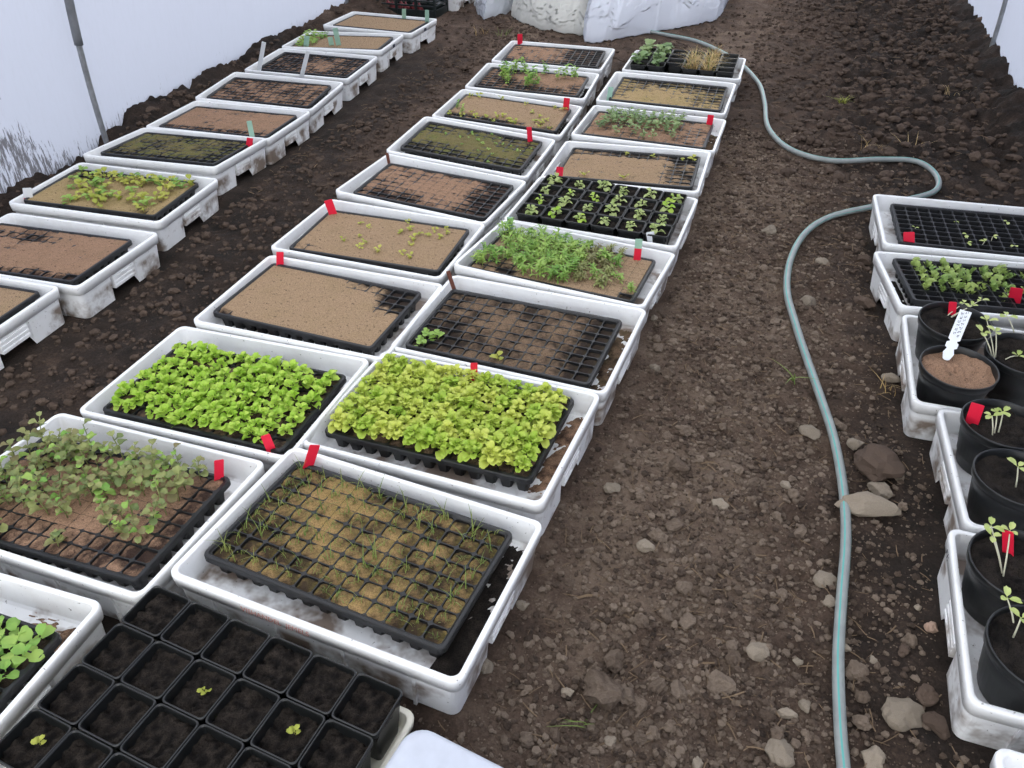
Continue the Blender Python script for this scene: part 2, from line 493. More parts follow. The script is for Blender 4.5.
def ground_h(x, y):
    x = np.asarray(x, float); y = np.asarray(y, float)
    wl = sstep((-2.60 - x) / 0.28); wr = sstep((x - 0.98) / 0.22) * sstep((y - 3.2) / 0.4)
    far = sstep((x - 0.1) / 0.5) * sstep((y - 3.3) / 0.6)
    mid = sstep(1 - np.abs(x - 0.15) / 0.55)
    rough = 0.55 + 1.2 * far * (1 - .8 * wr) + 0.9 * wl + 0.4 * wr + 0.25 * mid
    h = 0.020 * (fbm(x * 1.7, y * 1.7, 3) - 0.5)
    l1 = np.abs(fbm(x * 8, y * 8, 11, 2) - 0.5) * 2; l2 = np.abs(fbm(x * 19, y * 19, 21, 2) - 0.5) * 2
    l3 = fbm(x * 45, y * 45, 31, 2) - 0.5
    h = h + rough * (0.045 * (0.35 - l1) + 0.024 * (0.35 - l2) + 0.012 * l3)
    h = h + 0.085 * wl * (0.5 + fbm(x * 4, y * 4, 5)) * sstep((y - 2.75) / 0.4) + 0.075 * wr * (0.4 + fbm(x * 5, y * 5, 6))
    return h


def ground_at(x, y):
    h = ground_h(x, y)
    x = np.asarray(x, float); y = np.asarray(y, float)
    ws = np.zeros(np.broadcast(x, y).shape); hs = np.zeros_like(ws); wm = np.zeros_like(ws)
    for k in CR:
        cx, cy, dz, a, tx, ty = CR[k]
        c, s = math.cos(a), math.sin(a)
        lx = (x - cx) * c + (y - cy) * s; ly = -(x - cx) * s + (y - cy) * c
        d = np.hypot(np.maximum(np.abs(lx) - 0.295, 0), np.maximum(np.abs(ly) - 0.195, 0))
        w_ = sstep(1 - d / 0.075)
        tgt = dz + np.clip(lx, -0.31, 0.31) * ty + np.clip(ly, -0.21, 0.21) * tx - 0.002
        w4 = w_ ** 3
        ws = ws + w4; hs = hs + w4 * tgt; wm = np.maximum(wm, w_)
    tgt = np.where(ws > 1e-9, hs / np.maximum(ws, 1e-9), 0)
    return h * (1 - wm) + tgt * wm


def gz(x, y): return float(ground_at(np.array([x]), np.array([y]))[0])


def build_ground():
    xs = np.arange(-3.4, 1.75, 0.0125)
    ys = np.concatenate([np.arange(-1.2, 0.4, 0.06), np.arange(0.4, 3.2, 0.0125), np.arange(3.2, 6.2, 0.02), np.arange(6.2, 8.2, 0.03), np.arange(8.2, 10.3, 0.08)])
    X, Y = np.meshgrid(xs, ys); Z = ground_at(X, Y)
    nx, ny = len(xs), len(ys)
    co = np.stack([X, Y, Z], -1).reshape(-1, 3).astype(np.float32)
    i = np.arange(nx * ny).reshape(ny, nx)
    q = np.stack([i[:-1, :-1], i[:-1, 1:], i[1:, 1:], i[1:, :-1]], -1).reshape(-1, 4).astype(np.int32)
    me = bpy.data.meshes.new('ground')
    me.vertices.add(len(co)); me.vertices.foreach_set('co', co.ravel())
    me.loops.add(q.size); me.loops.foreach_set('vertex_index', q.ravel())
    me.polygons.add(len(q)); me.polygons.foreach_set('loop_start', np.arange(0, q.size, 4, dtype=np.int32))
    me.polygons.foreach_set('loop_total', np.full(len(q), 4, dtype=np.int32))
    me.update(calc_edges=True)
    me.polygons.foreach_set('use_smooth', np.ones(len(q), dtype=bool))
    # trodden dry soil in the middle path, damp soil in the left path and towards the walls
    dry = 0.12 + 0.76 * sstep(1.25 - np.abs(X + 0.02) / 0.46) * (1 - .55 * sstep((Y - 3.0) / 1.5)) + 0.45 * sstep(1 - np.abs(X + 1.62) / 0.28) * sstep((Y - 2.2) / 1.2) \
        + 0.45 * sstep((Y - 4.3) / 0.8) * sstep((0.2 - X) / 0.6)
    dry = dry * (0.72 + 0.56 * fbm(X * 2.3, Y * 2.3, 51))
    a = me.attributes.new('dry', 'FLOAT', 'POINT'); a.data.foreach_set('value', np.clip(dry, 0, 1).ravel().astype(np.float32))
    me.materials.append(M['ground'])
    o = link('floor', me); o['kind'] = 'structure'; o['label'] = 'dark crumbly bare soil floor of the polytunnel'
    return o


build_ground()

_v = [(-30, -30, -.16), (30, -30, -.16), (30, 40, -.16), (-30, 40, -.16)]
o = link('ground_outside', mesh('ground_outside', _v, [(0, 1, 2, 3)], 'dark_clod')); o['kind'] = 'structure'; o['label'] = 'dark field soil outside the polytunnel'
# ------------------------------------------------------------------ tunnel cover and hoops
CX, HW, HH = (WALL_L + WALL_R) / 2, (WALL_R - WALL_L) / 2, 2.35


def arch(t, inset=0.0):
    a = math.pi * t
    c, s = math.cos(a), math.sin(a)
    return CX - math.copysign(abs(c) ** 0.72, c) * (HW - inset), max(0, s) ** 0.9 * (HH - inset)


def flare(y, z): return -.075 * max(0, y - 3.6) * max(0, 1 - z / 1.2)


def sheet(name, t0, t1, n, mat, label):
    ys = np.arange(-1.2, 10.3, 0.06); v = []; f = []
    for i, y in enumerate(ys):
        for k in range(n + 1):
            t = t0 + (t1 - t0) * k / n
            x, z = arch(t)
            wv = 0.018 * (vnoise(y * 2.1, t * 9, 3) - 0.5) + 0.012 * (vnoise(y * 6.3, t * 3, 4) - 0.5)
            if t < .3: x += flare(y, z)
            if t in (0, 1): z = -0.12
            v.append((x + float(wv), y, z))
    for i in range(len(ys) - 1):
        for k in range(n):
            a = i * (n + 1) + k; f.append((a, a + n + 1, a + n + 2, a + 1))
    o = link(name, mesh(name, v, f, mat, True)); o['kind'] = 'structure'; o['label'] = label
    return o


sheet('wall_left', 0.0, 0.26, 14, 'sheet', 'milky white polytunnel sheet with soil splashes along its foot')
sheet('wall_right', 0.74, 1.0, 14, 'sheet', 'white polytunnel sheet behind the heaped soil')
sheet('ceiling', 0.26, 0.74, 16, 'roof_sheet', 'milky white polytunnel roof sheet')


def hoop(y, labels):
    for side, lab in ((0, labels[0]), (1, labels[1])):
        pts = [arch(0.0002 + 0.5 * (k / 300) ** 1.6, 0.03) for k in range(301)]
        pts = [(p[0] + flare(y, p[1]) if side == 0 else 2 * CX - p[0], y, p[1]) for p in pts]
        low = [p for p in pts if p[2] < 0.50]; up = [p for p in pts if p[2] >= 0.44]
        low = low[::4] + [low[-1]]; up = up[::5] + [up[-1]]
        low = [(low[0][0], y, -0.1)] + low
        r = thing('hoop_pipe', T(low[1][0], y, 0), lab, 'pipe', 'hoop pipes of the polytunnel')
        off = Matrix.Translation((-low[1][0], -y, 0))
        b = MB(); b.tube(low, 0.0125, 10); link('ground_tube', b.mesh('ground_tube', 'galvanised', True), r, off)
        b = MB(); b.tube(up, 0.0185 if side == 0 else 0.0145, 12)
        link('sleeve_tube', b.mesh('sleeve_tube', 'sleeve_grey' if side == 0 else 'galvanised', True), r, off)


hoop(2.84, ('grey hoop pipe rising beside the tray of mossy cells in the wall row', 'galvanised hoop pipe on the right wall beside the plug tray crates'))
hoop(5.50, ('thin grey hoop pipe standing behind the pale sand tray by the black crate', 'galvanised hoop pipe leaning up from the heaped clods'))


# ------------------------------------------------------------------ white crates
def build_crate_meshes():
    ys = (-0.062, -0.052, 0.0, 0.052, 0.062)
    notch = lambda x, y, z: z + 0.036 if abs(y) < 0.056 and abs(x) > 0.27 else z
    pull = lambda x, y: x - math.copysign(0.009, x) if abs(y) < 0.056 and abs(x) > 0.27 else x
    b = MB()
    b.loops([rrect(.287, .187, .018, 0.0, 5, ys, notch, pull), rrect(.2925, .1925, .019, 0.082, 5, ys, None, pull), rrect(.2925, .1925, .019, 0.086, 5, ys)])
    b.loops([rrect(.2885, .1885, .015, 0.117, 5, ys), rrect(.281, .181, .014, FLOOR_Z + .005, 5, ys), rrect(.276, .176, .012, FLOOR_Z, 5, ys)], True, False, True)
    for s in (-1, 1):      # stiffening ribs on the long sides
        for x in (-0.21, -0.07, 0.07, 0.21):
            b.box(x - .003, x + .003, min(s * .188, s * .1955), max(s * .188, s * .1955), .004, .088)
    body = b.mesh('crate_body', 'crate')
    body.polygons.foreach_set('use_smooth', [len(p.vertices) == 4 and False for p in body.polygons])
    b = MB()
    b.loops([rrect(.290, .190, .018, 0.087, 5, ys), rrect(.298, .198, .020, 0.088, 5, ys), rrect(.300, .200, .021, 0.113, 5, ys), rrect(.2993, .1993, .021, 0.1187, 5, ys),
             rrect(.2975, .1975, .020, 0.120, 5, ys), rrect(.2905, .1905, .017, 0.120, 5, ys), rrect(.2890, .1890, .016, 0.1187, 5, ys), rrect(.2885, .1885, .015, 0.1165, 5, ys)])
    rim = b.mesh('crate_rim', 'crate', True)
    b = MB()
    b.box(.281, .2940, -.051, .051, .038, .086)
    for z in (.046, .060, .074): b.box(.289, .2960, -.050, .050, z - .0025, z + .0025)
    grip = b.mesh('crate_grip', 'crate')
    return body, rim, grip


C_BODY, C_RIM, C_GRIP = build_crate_meshes()
CONTENT = {
 'L0': 'crate with spilt soil and the tray of broad green seedlings', 'L1': 'crate holding the tray of straggly olive seedlings',
 'L2': 'crate holding the tray full of bright green lettuce seedlings', 'L3': 'crate holding the tray buried in smooth tan sand with gaps at one corner',
 'L4': 'crate holding the sand covered tray with scattered tiny sprouts', 'L5': 'crate holding the brown half filled tray beside the potted lettuces',
 'L6': 'crate holding the mossy olive tray beside the bare tan tray', 'L7': 'crate holding the tan tray edged with yellowish sprouts',
 'L8': 'crate holding the tray with a few taller green clumps', 'L9': 'crate holding the reddish brown tray at the fleece end of its row',
 'R0': 'crate packed with black square pots of dark compost', 'R1': 'crate with red lettering holding the tray of fine leek seedlings',
 'R2': 'crate holding the tray full of yellow green lettuce seedlings', 'R3': 'crate holding the brown plug tray with hardly any growth',
 'R4': 'crate holding the tray of feathery green seedlings', 'R5': 'crate packed with black square pots of small lettuces',
 'R6': 'crate holding the bare tan tray behind the potted lettuces', 'R7': 'crate holding the tray of grey green bushy seedlings',
 'R8': 'crate holding the tan gridded tray beneath the pots of straw', 'R9': 'crate of black pots with dried straw and leafy plants',
 'A0': 'crate holding the sandy tray at the near end of the wall row', 'A1': 'crate holding the brown tray with one empty corner cell in the wall row',
 'A2': 'crate holding the tray of yellow green weeds in the wall row', 'A3': 'crate holding the olive gridded tray beside the hoop pipe',
 'A4': 'crate holding the smooth pinkish brown tray in the wall row', 'A5': 'crate holding the crumbly dark brown tray in the wall row',
 'A6': 'crate holding the dark tray with white strips in the wall row', 'A7': 'crate holding the tray with pale green tags in the wall row',
 'A8': 'crate holding the pale sand tray in front of the black crate', 'B0': 'crate with the nearly empty black plug tray and pale sprouts',
 'B1': 'crate holding the black plug tray of upright green seedlings', 'B2': 'crate of round black pots with the white written label',
 'B3': 'crate of two round black pots next to the crate with the white label', 'B4': 'crate of round black pots with dark printing on its end',
 'B5': 'empty crate corner next to the printed crate of round pots'}
CRATE = {}; BASIN = {}; RIM = {}
C_CREAM = [q.copy() for q in (C_BODY, C_RIM, C_GRIP)]
for q in C_CREAM: q.materials[0] = M['cream']
for k in CR:
    if k == 'R0':
        r = thing('low_crate', CM[k] @ Sc(.94, .935, .62), 'cream low crate packed with black square pots of dark compost', 'crate')
        link('basin', C_CREAM[0], r); link('rim', C_CREAM[1], r); link('hand_grip', C_CREAM[2], r); link('hand_grip', C_CREAM[2], r, Rz(math.pi))
        CRATE[k] = r; continue
    r = thing('fish_crate', CM[k] @ Sc(1.018, 1.018, 1), 'white plastic ' + CONTENT[k], 'crate', 'white crates set out in rows on the soil')
    BASIN[k] = link('basin', C_BODY, r); RIM[k] = link('rim', C_RIM, r)
    link('hand_grip', C_GRIP, BASIN[k]); link('hand_grip', C_GRIP, BASIN[k], Rz(math.pi))
    CRATE[k] = r


def lettering(txt, size, parent, mat, material, name='lettering'):
    cu = bpy.data.curves.new(name, 'FONT'); cu.body = txt; cu.size = size; cu.extrude = 0.0002; cu.resolution_u = 2; cu.align_x = 'LEFT'
    tmp = bpy.data.objects.new(name, cu); COL.objects.link(tmp)
    bpy.context.view_layer.update()
    me = bpy.data.meshes.new_from_object(tmp.evaluated_get(bpy.context.evaluated_depsgraph_get()))
    COL.objects.unlink(tmp); bpy.data.objects.remove(tmp)
    me.materials.clear(); me.materials.append(M[material])
    o = link(name, me, parent, mat); return o


o = lettering('VISHANDEL  JEMELS', 0.0165, BASIN['R1'], T(-.135, -.2005, .095) @ Rx(math.radians(86)), 'red_ink'); o['label'] = 'faded red lettering'
o = lettering('F1:', 0.022, RIM['B4'], T(-.2995, .155, .094) @ Rz(-math.pi / 2) @ Rx(math.radians(88)), 'ink'); o['label'] = 'dark printed marks'
for k in ('A7', 'A8'):
    b = MB(); b.loops([[(.301, -.017 + a, z) for a, z in ((0, .09), (.034, .09), (.034, .108), (0, .108))], [(.3016, -.017 + a, z) for a, z in ((0, .09), (.034, .09), (.034, .108), (0, .108))]], True, True, True)
    o = link('printed_mark', b.mesh('printed_mark', 'ink'), RIM[k]); o['label'] = 'small dark printed mark'

# ------------------------------------------------------------------ plug trays
NX, NY = 13, 8
PX, PY = 0.508 / NX, 0.288 / NY


def build_tray_meshes():
    b = MB(); z = TRAY_H
    b.loops([rrect(.259, .149, .010, z - .016, 4), rrect(.265, .155, .014, z - .015, 4), rrect(.265, .155, .014, z - .003, 4), rrect(.2635, .1535, .013, z, 4),
             rrect(.2575, .1475, .010, z, 4), rrect(.2545, .1445, .008, z - .004, 4)])
    rim = b.mesh('tray_rim', 'tray_black', False)
    b = MB()
    for i in range(NX):
        for j in range(NY):
            cx = (i - (NX - 1) / 2) * PX; cy = (j - (NY - 1) / 2) * PY
            hx, hy = PX / 2, PY / 2; w_ = .0013; c_ = .0045
            ix, iy = hx - w_, hy - w_; lx, ly = hx - .006, hy - .006
            outer = [(-hx, -hy), (0, -hy), (hx, -hy), (hx, 0), (hx, hy), (0, hy), (-hx, hy), (-hx, 0)]
            def octo(x, y, c, zz): return [(cx + a, cy + d, zz) for a, d in ((-x + c, -y), (x - c, -y), (x, -y + c), (x, y - c), (x - c, y), (-x + c, y), (-x, y - c), (-x, -y + c))]
            O = [(cx + a, cy + d, z - .004) for a, d in ((-hx, -hy), (hx, -hy), (hx, hy), (-hx, hy))]
            I = octo(ix, iy, c_, z - .004)
            L = octo(lx, ly, c_ * .7, .016)
            base = len(b.v); b.v += O + I + L
            f = [(0, 1, 5, 4), (1, 6, 5), (1, 2, 7, 6), (2, 8, 7), (2, 3, 9, 8), (3, 10, 9), (3, 0, 11, 10), (0, 4, 11)]
            for k in range(8): f.append((4 + k, 4 + (k + 1) % 8, 12 + (k + 1) % 8, 12 + k))
            b.f += [tuple(base + q for q in t) for t in f]; b.m += [0] * len(f)
            if i in (0, NX - 1) or j in (0, NY - 1):
                b.loops([octo(hx - .007, hy - .007, .005, 0.0), octo(hx - .0015, hy - .0015, .005, z - .006)], True, True, False)
    grid = b.mesh('tray_cells', 'tray_black', False)
    return rim, grid


T_RIM, T_GRID = build_tray_meshes()


def gt(u, a, w=.16): return sstep((u - a) / w + .5)


def cov_const(c): return lambda u, v: c + 0 * u


def e(u, v, u0, v0, ru, rv): return np.exp(-(((u - u0) / ru) ** 2 + ((v - v0) / rv) ** 2))


# name: material, cover(u,v), separate plugs?
TS = {
 'L0': ('brown', cov_const(.25), True), 'L1': ('redsand', lambda u, v: .52 + .3 * e(u, v, .55, .55, .35, .35) - .08 * (1 - gt(v, .27)) - .1 * gt(u, .9), True),
 'L2': ('brown', cov_const(.4), True), 'R2': ('brown', cov_const(.4), True),
 'L3': ('sand', lambda u, v: 1.0 - 1.1 * e(u, v, 1.0, .9, .22, .38) - .6 * e(u, v, .05, 0, .1, .12) - .5 * e(u, v, .62, 1.0, .12, .14), False),
 'L4': ('sand', lambda u, v: .98 - .35 * e(u, v, .05, .05, .14, .2) - .2 * gt(v, .93), False),
 'L5': ('redsand', lambda u, v: .56 + .25 * e(u, v, .5, .55, .25, .35) - .3 * gt(u, .8) - .25 * e(u, v, .25, .1, .25, .15), True),
 'L6': ('moss', lambda u, v: .42 + .35 * e(u, v, .3, .6, .3, .3) + .25 * e(u, v, .7, .45, .3, .3) - .15 * (1 - gt(v, .25)), False),
 'L7': ('sand', lambda u, v: .95 - .6 * (1 - gt(v, .2)) * (1 - gt(u, .75)) - .5 * e(u, v, .95, .1, .1, .2), False),
 'L8': ('redsand', lambda u, v: .35 + .6 * e(u, v, .62, .7, .4, .35), False),
 'L9': ('redsand', lambda u, v: .62 - .35 * gt(u, .62) - .2 * (1 - gt(v, .2)), False),
 'R1': ('olive', lambda u, v: .40 + .16 * e(u, v, .3, .75, .25, .22) + .06 * e(u, v, .55, .45, .35, .3) - .25 * e(u, v, 0, .2, .12, .4) - .2 * e(u, v, .9, .05, .12, .12), True),
 'R3': ('brown', lambda u, v: .45 + .12 * e(u, v, .45, .5, .3, .3) - .2 * gt(u, .85) - .3 * e(u, v, .1, .2, .2, .3), True),
 'R4': ('sand', lambda u, v: .86 - .75 * e(u, v, .97, .05, .05, .1) - .6 * e(u, v, .22, .1, .06, .12) - .2 * (1 - gt(u, .3)), True),
 'R6': ('sand', lambda u, v: .78 - .4 * gt(v, .82) - .35 * gt(u, .8), False), 'R7': ('redsand', cov_const(.62), False),
 'R8': ('tan', lambda u, v: .58 + .22 * e(u, v, .45, .2, .4, .3) - .2 * gt(v, .8) - .15 * gt(u, .7), False),
 'A0': ('sand', cov_const(.95), False), 'A1': ('redsand', lambda u, v: .8 - .35 * e(u, v, .3, .8, .3, .2) - .45 * (1 - gt(v, .12)) - .8 * e(u, v, .97, .05, .05, .1), False),
 'A2': ('tan', lambda u, v: .86 - .5 * e(u, v, .15, .9, .2, .2) - .3 * e(u, v, .9, .05, .1, .15), False),
 'A3': ('moss', lambda u, v: .58 - .2 * (1 - gt(v, .2)) - .2 * gt(u, .85), False), 'A4': ('redsand', lambda u, v: .72 - .3 * (1 - gt(v, .15)), False),
 'A5': ('redsand', cov_const(.5), False), 'A6': ('redsand', lambda u, v: .35 + .3 * e(u, v, .65, .5, .2, .4), False),
 'A7': ('sand', cov_const(.9), False), 'A8': ('sand', cov_const(1.0), False),
 'B0': ('compost', cov_const(.0), True), 'B1': ('compost', cov_const(.05), True),
}
TLAB = {
 'L0': 'black plug tray with a few broad leaved green seedlings beside the puddle of soil', 'L1': 'black plug tray of straggly olive seedlings in brown soil',
 'L2': 'black plug tray hidden under bright green lettuce seedlings', 'L3': 'black plug tray buried in smooth tan sand except one corner',
 'L4': 'black plug tray covered in tan sand with scattered tiny sprouts', 'L5': 'half filled brown plug tray beside the potted lettuces',
 'L6': 'black plug tray with mossy olive green cells', 'L7': 'tan plug tray edged with yellowish sprouts', 'L8': 'dark plug tray with a few taller green clumps',
 'L9': 'reddish brown plug tray with bare dark cells at one end', 'R1': 'black plug tray of fine grassy leek seedlings', 'R2': 'black plug tray brimming with yellow green lettuce seedlings',
 'R3': 'brown bare plug tray with three tiny seedlings at one corner', 'R4': 'sandy plug tray of feathery green seedlings', 'R6': 'bare tan plug tray behind the potted lettuces',
 'R7': 'plug tray of grey green bushy seedlings', 'R8': 'tan plug tray with dark grid lines and one pale green tag', 'A0': 'sandy plug tray at the near end of the wall row',
 'A1': 'brown plug tray with one empty black corner cell', 'A2': 'tan plug tray with yellow green weeds in the wall row', 'A3': 'olive gridded plug tray beside the hoop pipe',
 'A4': 'smooth pinkish brown plug tray in the wall row', 'A5': 'crumbly dark brown plug tray in the wall row', 'A6': 'dark plug tray with white strips stuck in it',
 'A7': 'skewed tan plug tray with pale green tags', 'A8': 'pale sand plug tray in front of the black crate', 'B0': 'nearly empty black plug tray with pale thread like sprouts',
 'B1': 'black plug tray of upright green seedlings'}
TMAT = {}; LEVEL = {}


def soil_h(k, x, y):
    """substrate height in tray coordinates and how full the tray is there"""
    seed = sum(ord(c) for c in k) * 7
    u = x / 0.508 + .5; v = y / 0.288 + .5
    cov = TS[k][1](u, v) + 0.5 * (fbm(x * 22, y * 22, seed) - .5) + 0.16 * (vnoise(x * 90, y * 90, seed + 4) - .5)
    cov = np.clip(cov, 0, 1.1)
    z = TRAY_H - .004
    lx = ((u * NX) % 1) - .5; ly = ((v * NY) % 1) - .5
    dome = (.0055 if k == 'R1' else .0035) * (1 - np.clip((lx * 2) ** 2, 0, 1)) * (1 - np.clip((ly * 2) ** 2, 0, 1)) * (1 - sstep((cov - .6) / .3))
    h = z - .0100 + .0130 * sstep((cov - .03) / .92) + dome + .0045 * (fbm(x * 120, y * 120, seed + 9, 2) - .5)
    if k in ('B0', 'B1'): h = h - .016
    # never over the rim at the edge
    edge = np.minimum(.254 - np.abs(x), .144 - np.abs(y)); h = np.where(edge < .006, np.minimum(h, z + .001), h)
    return h, cov


def patch(k, x0, x1, y0, y1, nx, ny):
    X, Y = np.meshgrid(np.linspace(x0, x1, nx + 1), np.linspace(y0, y1, ny + 1))
    h, cov = soil_h(k, X, Y)
    v = list(zip(X.ravel(), Y.ravel(), h.ravel())); n = nx + 1
    f = [(j * n + i, j * n + i + 1, (j + 1) * n + i + 1, (j + 1) * n + i) for j in range(ny) for i in range(nx)]
    return v, f, np.clip(cov, 0, 1).ravel()


for k, (dx, dy, da) in TR.items():
    sm, cf, sep = TS[k]
    TMAT[k] = CM[k] @ T(dx, dy, FLOOR_Z + .0005) @ Rz(da)
    r = thing('plug_tray', TMAT[k], TLAB[k], 'tray', 'black plug trays in the white crates')
    link('rim', T_RIM, r); link('cell_grid', T_GRID, r)
    if sep:
        for i in range(NX):
            for j in range(NY):
                cx = (i - (NX - 1) / 2) * PX; cy = (j - (NY - 1) / 2) * PY
                v, f, c = patch(k, cx - PX / 2 + .0004, cx + PX / 2 - .0004, cy - PY / 2 + .0004, cy + PY / 2 - .0004, 6, 6)
                v = [(a - cx, b_ - cy, z) for a, b_, z in v]
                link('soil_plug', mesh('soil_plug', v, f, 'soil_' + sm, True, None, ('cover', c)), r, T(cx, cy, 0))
    else:
        v, f, c = patch(k, -.254, .254, -.144, .144, 104, 64)
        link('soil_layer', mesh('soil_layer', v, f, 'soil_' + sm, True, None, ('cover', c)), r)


# soil and dirt spilt beside the trays
def spill(k, x0, x1, y0, y1, mat, lev, seed):
    n, m_ = 16, 48; X, Y = np.meshgrid(np.linspace(x0, x1, n), np.linspace(y0, y1, m_))
    edge = np.minimum(np.minimum((X - x0) / .02, 1), np.minimum(np.minimum((Y - y0) / .03, (y1 - Y) / .03), 1))
    Z = FLOOR_Z - .003 + .011 * (fbm(X * 38, Y * 38, seed) - (1 - lev) + .25) * np.clip(edge, 0, 1) + .003 * vnoise(X * 240, Y * 240, seed)
    f = [(j * n + i, j * n + i + 1, (j + 1) * n + i + 1, (j + 1) * n + i) for j in range(m_ - 1) for i in range(n - 1)]
    o = link('spilt_soil', mesh('spilt_soil', list(zip(X.ravel(), Y.ravel(), Z.ravel())), f, 'soil_' + mat, True, None, ('cover', list((.25 + .5 * fbm(X * 50, Y * 50, seed + 3)).ravel()))), CRATE[k])
    o['label'] = 'spilt soil on the crate floor'


spill('R1', .215, .279, -.175, .178, 'compost', .62, 5)
spill('R2', .225, .279, -.12, .178, 'redsand', .6, 6)
spill('R3', .225, .279, -.178, .178, 'brown', .62, 7)
spill('L0', .12, .279, .10, .178, 'redsand', .6, 8)
spill('L7', .235, .279, -.17, .15, 'compost', .65, 9)
spill('L8', .235, .279, -.17, .15, 'compost', .65, 10)
spill('R7', .235, .279, -.15, .17, 'brown', .65, 11)
spill('B1', -.279, -.235, -.17, .12, 'compost', .62, 12)

# ------------------------------------------------------------------ plants
def leaf_shape(L, W, curl=0.3, cup=0.25, tip=0.75, wave=0.0, nl=7, stalk=0.15):
    """one leaf along +Y, grown from its stalk, with a rounded tip; returns verts, faces"""
    v = []; f = []
    ts = [0, stalk, .32, .5, .68, .83, .94, 1.0] if nl > 4 else [0, .35, .7, 1.0]
    for t in ts:
        s = max(0, (t - stalk) / (1 - stalk))
        wd = .10 if t <= stalk else max(.16, math.sqrt(max(0, 1 - ((s - .56) / (.56 if s < .56 else .455)) ** 2)))
        a = curl * t
        y = L * (math.sin(a) / a * t if a > 1e-4 else t); z = L * (1 - math.cos(a)) / max(a, 1e-4) * t * -1
        for q in (-1, -.5, 0, .5, 1):
            zz = z + cup * W * .5 * wd * q * q + wave * W * math.sin(9 * t + q * 3) * abs(q)
            v.append((q * W * .5 * wd, y - (abs(q) * .08 * L if t > .9 else 0), zz))
    for i in range(len(ts) - 1):
        for c in range(4):
            a = i * 5 + c; f.append((a, a + 1, a + 6, a + 5))
    return v, f


def blade_shape(L, W, bend, n=4):
    v = []; f = []
    for i in range(n + 1):
        t = i / n; wd = W * (1 - t) ** .7 * .5 + .0002
        y = bend * L * t * t; z = L * t * (1 - .25 * bend * t)
        v += [(-wd, y, z), (0, y - wd * .6, z), (wd, y, z)]
    for i in range(n):
        for c in range(2):
            a = i * 3 + c; f.append((a, a + 1, a + 4, a + 3))
    return v, f


LM = {}


def leaf_mesh(key, mat, *a, **kw):
    if key not in LM: v, f = leaf_shape(*a, **kw); LM[key] = (mesh('leaf', v, f, mat, True), v, f)
    return LM[key]


def lettuce_plan(seed, n, L, W, tilt0, tilt1, keys):
    R = random.Random(seed); out = []
    a = R.random() * 6.28
    for i in range(n):
        a += 2.4 + R.uniform(-.35, .35); t = i / max(1, n - 1)
        tilt = tilt0 + (tilt1 - tilt0) * t + R.uniform(-.12, .12); s = (1.0 - .35 * t) * R.uniform(.8, 1.2)
        out.append((keys[R.randrange(len(keys))], Rz(a) @ T(R.uniform(-.006, .006), .002, .004 + .016 * t) @ Rx(tilt) @ Ry(R.uniform(-.3, .3)) @ Sc(s)))
    return out


def stems_mb(b, pts_list, r, mi): 
    for p in pts_list: b.tube(p, r, 5, mi)


def grow(name, mat, plan, label, cat, group, stem=None):
    """a seedling whose leaves are parts of their own"""
    r = thing(name, mat, label, cat, group)
    if stem is not None: link('stem', stem, r)
    for key, mm in plan: link('leaf', LM[key][0], r, mm)
    return r


def merged(plan, mats, name='seedling', stems=(), stem_r=.0007, blades=()):
    b = MB()
    for key, mm, mi in plan: b.add(LM[key][1], LM[key][2], mi, mm)
    for p in stems: b.tube(p, stem_r, 4, len(mats) - 1)
    for (L, W, bend, mm, mi) in blades:
        v, f = blade_shape(L, W, bend); b.add(v, f, mi, mm)
    return b.mesh(name, mats, True)


def cell(k, i, j, jit=.005):
    x = (i - (NX - 1) / 2) * PX + random.uniform(-jit, jit); y = (j - (NY - 1) / 2) * PY + random.uniform(-jit, jit)
    h, c = soil_h(k, np.array([x]), np.array([y]))
    return TMAT[k] @ T(x, y, float(h[0]) - .001)


# leaf kinds
for q, (L, W, cu, cp, wv) in enumerate(((.022, .018, .7, .6, .09), (.020, .0175, .4, .9, .1), (.024, .017, 1.0, .45, .1))):
    leaf_mesh('let%d' % q, 'lettuce', L, W, cu, cp, .8, wv)
for q, (L, W, cu, cp, wv) in enumerate(((.020, .015, .8, .5, .18), (.018, .014, .5, .8, .2), (.022, .014, 1.1, .4, .16))):
    leaf_mesh('ylet%d' % q, 'lettuce_yellow', L, W, cu, cp, .8, wv)
for q, m_ in enumerate(('pea_green', 'dull_leaf', 'fresh')):
    leaf_mesh('pea%d' % q, m_, .023, .017, .6, .4, .85, .12)
leaf_mesh('broad0', 'fresh', .036, .028, .6, .3, .85, .03); leaf_mesh('broad1', 'fresh', .032, .024, .9, .2, .85, .04)
leaf_mesh('grey0', 'grey_green', .022, .013, .6, .3, .9, .08); leaf_mesh('fresh0', 'fresh', .016, .010, .5, .3, .9, .05)
leaf_mesh('fresh1', 'fresh', .019, .010, .6, .3, .9, .1); leaf_mesh('yel0', 'yellow_sprout', .015, .011, .5, .3, .9, .05); leaf_mesh('spr0', 'sprout', .026, .014, .35, .35, .9, .03)
leaf_mesh('spr1', 'sprout', .020, .012, .5, .3, .9, .03); leaf_mesh('pot0', 'pale_lettuce', .024, .017, .7, .4, .85, .12)
leaf_mesh('pot1', 'lettuce', .026, .018, .7, .4, .85, .12); leaf_mesh('feather', 'fresh', .014, .004, .6, .2, .9, .1, 3)
leaf_mesh('feather_d', 'dull_leaf', .014, .004, .6, .2, .9, .1, 3)

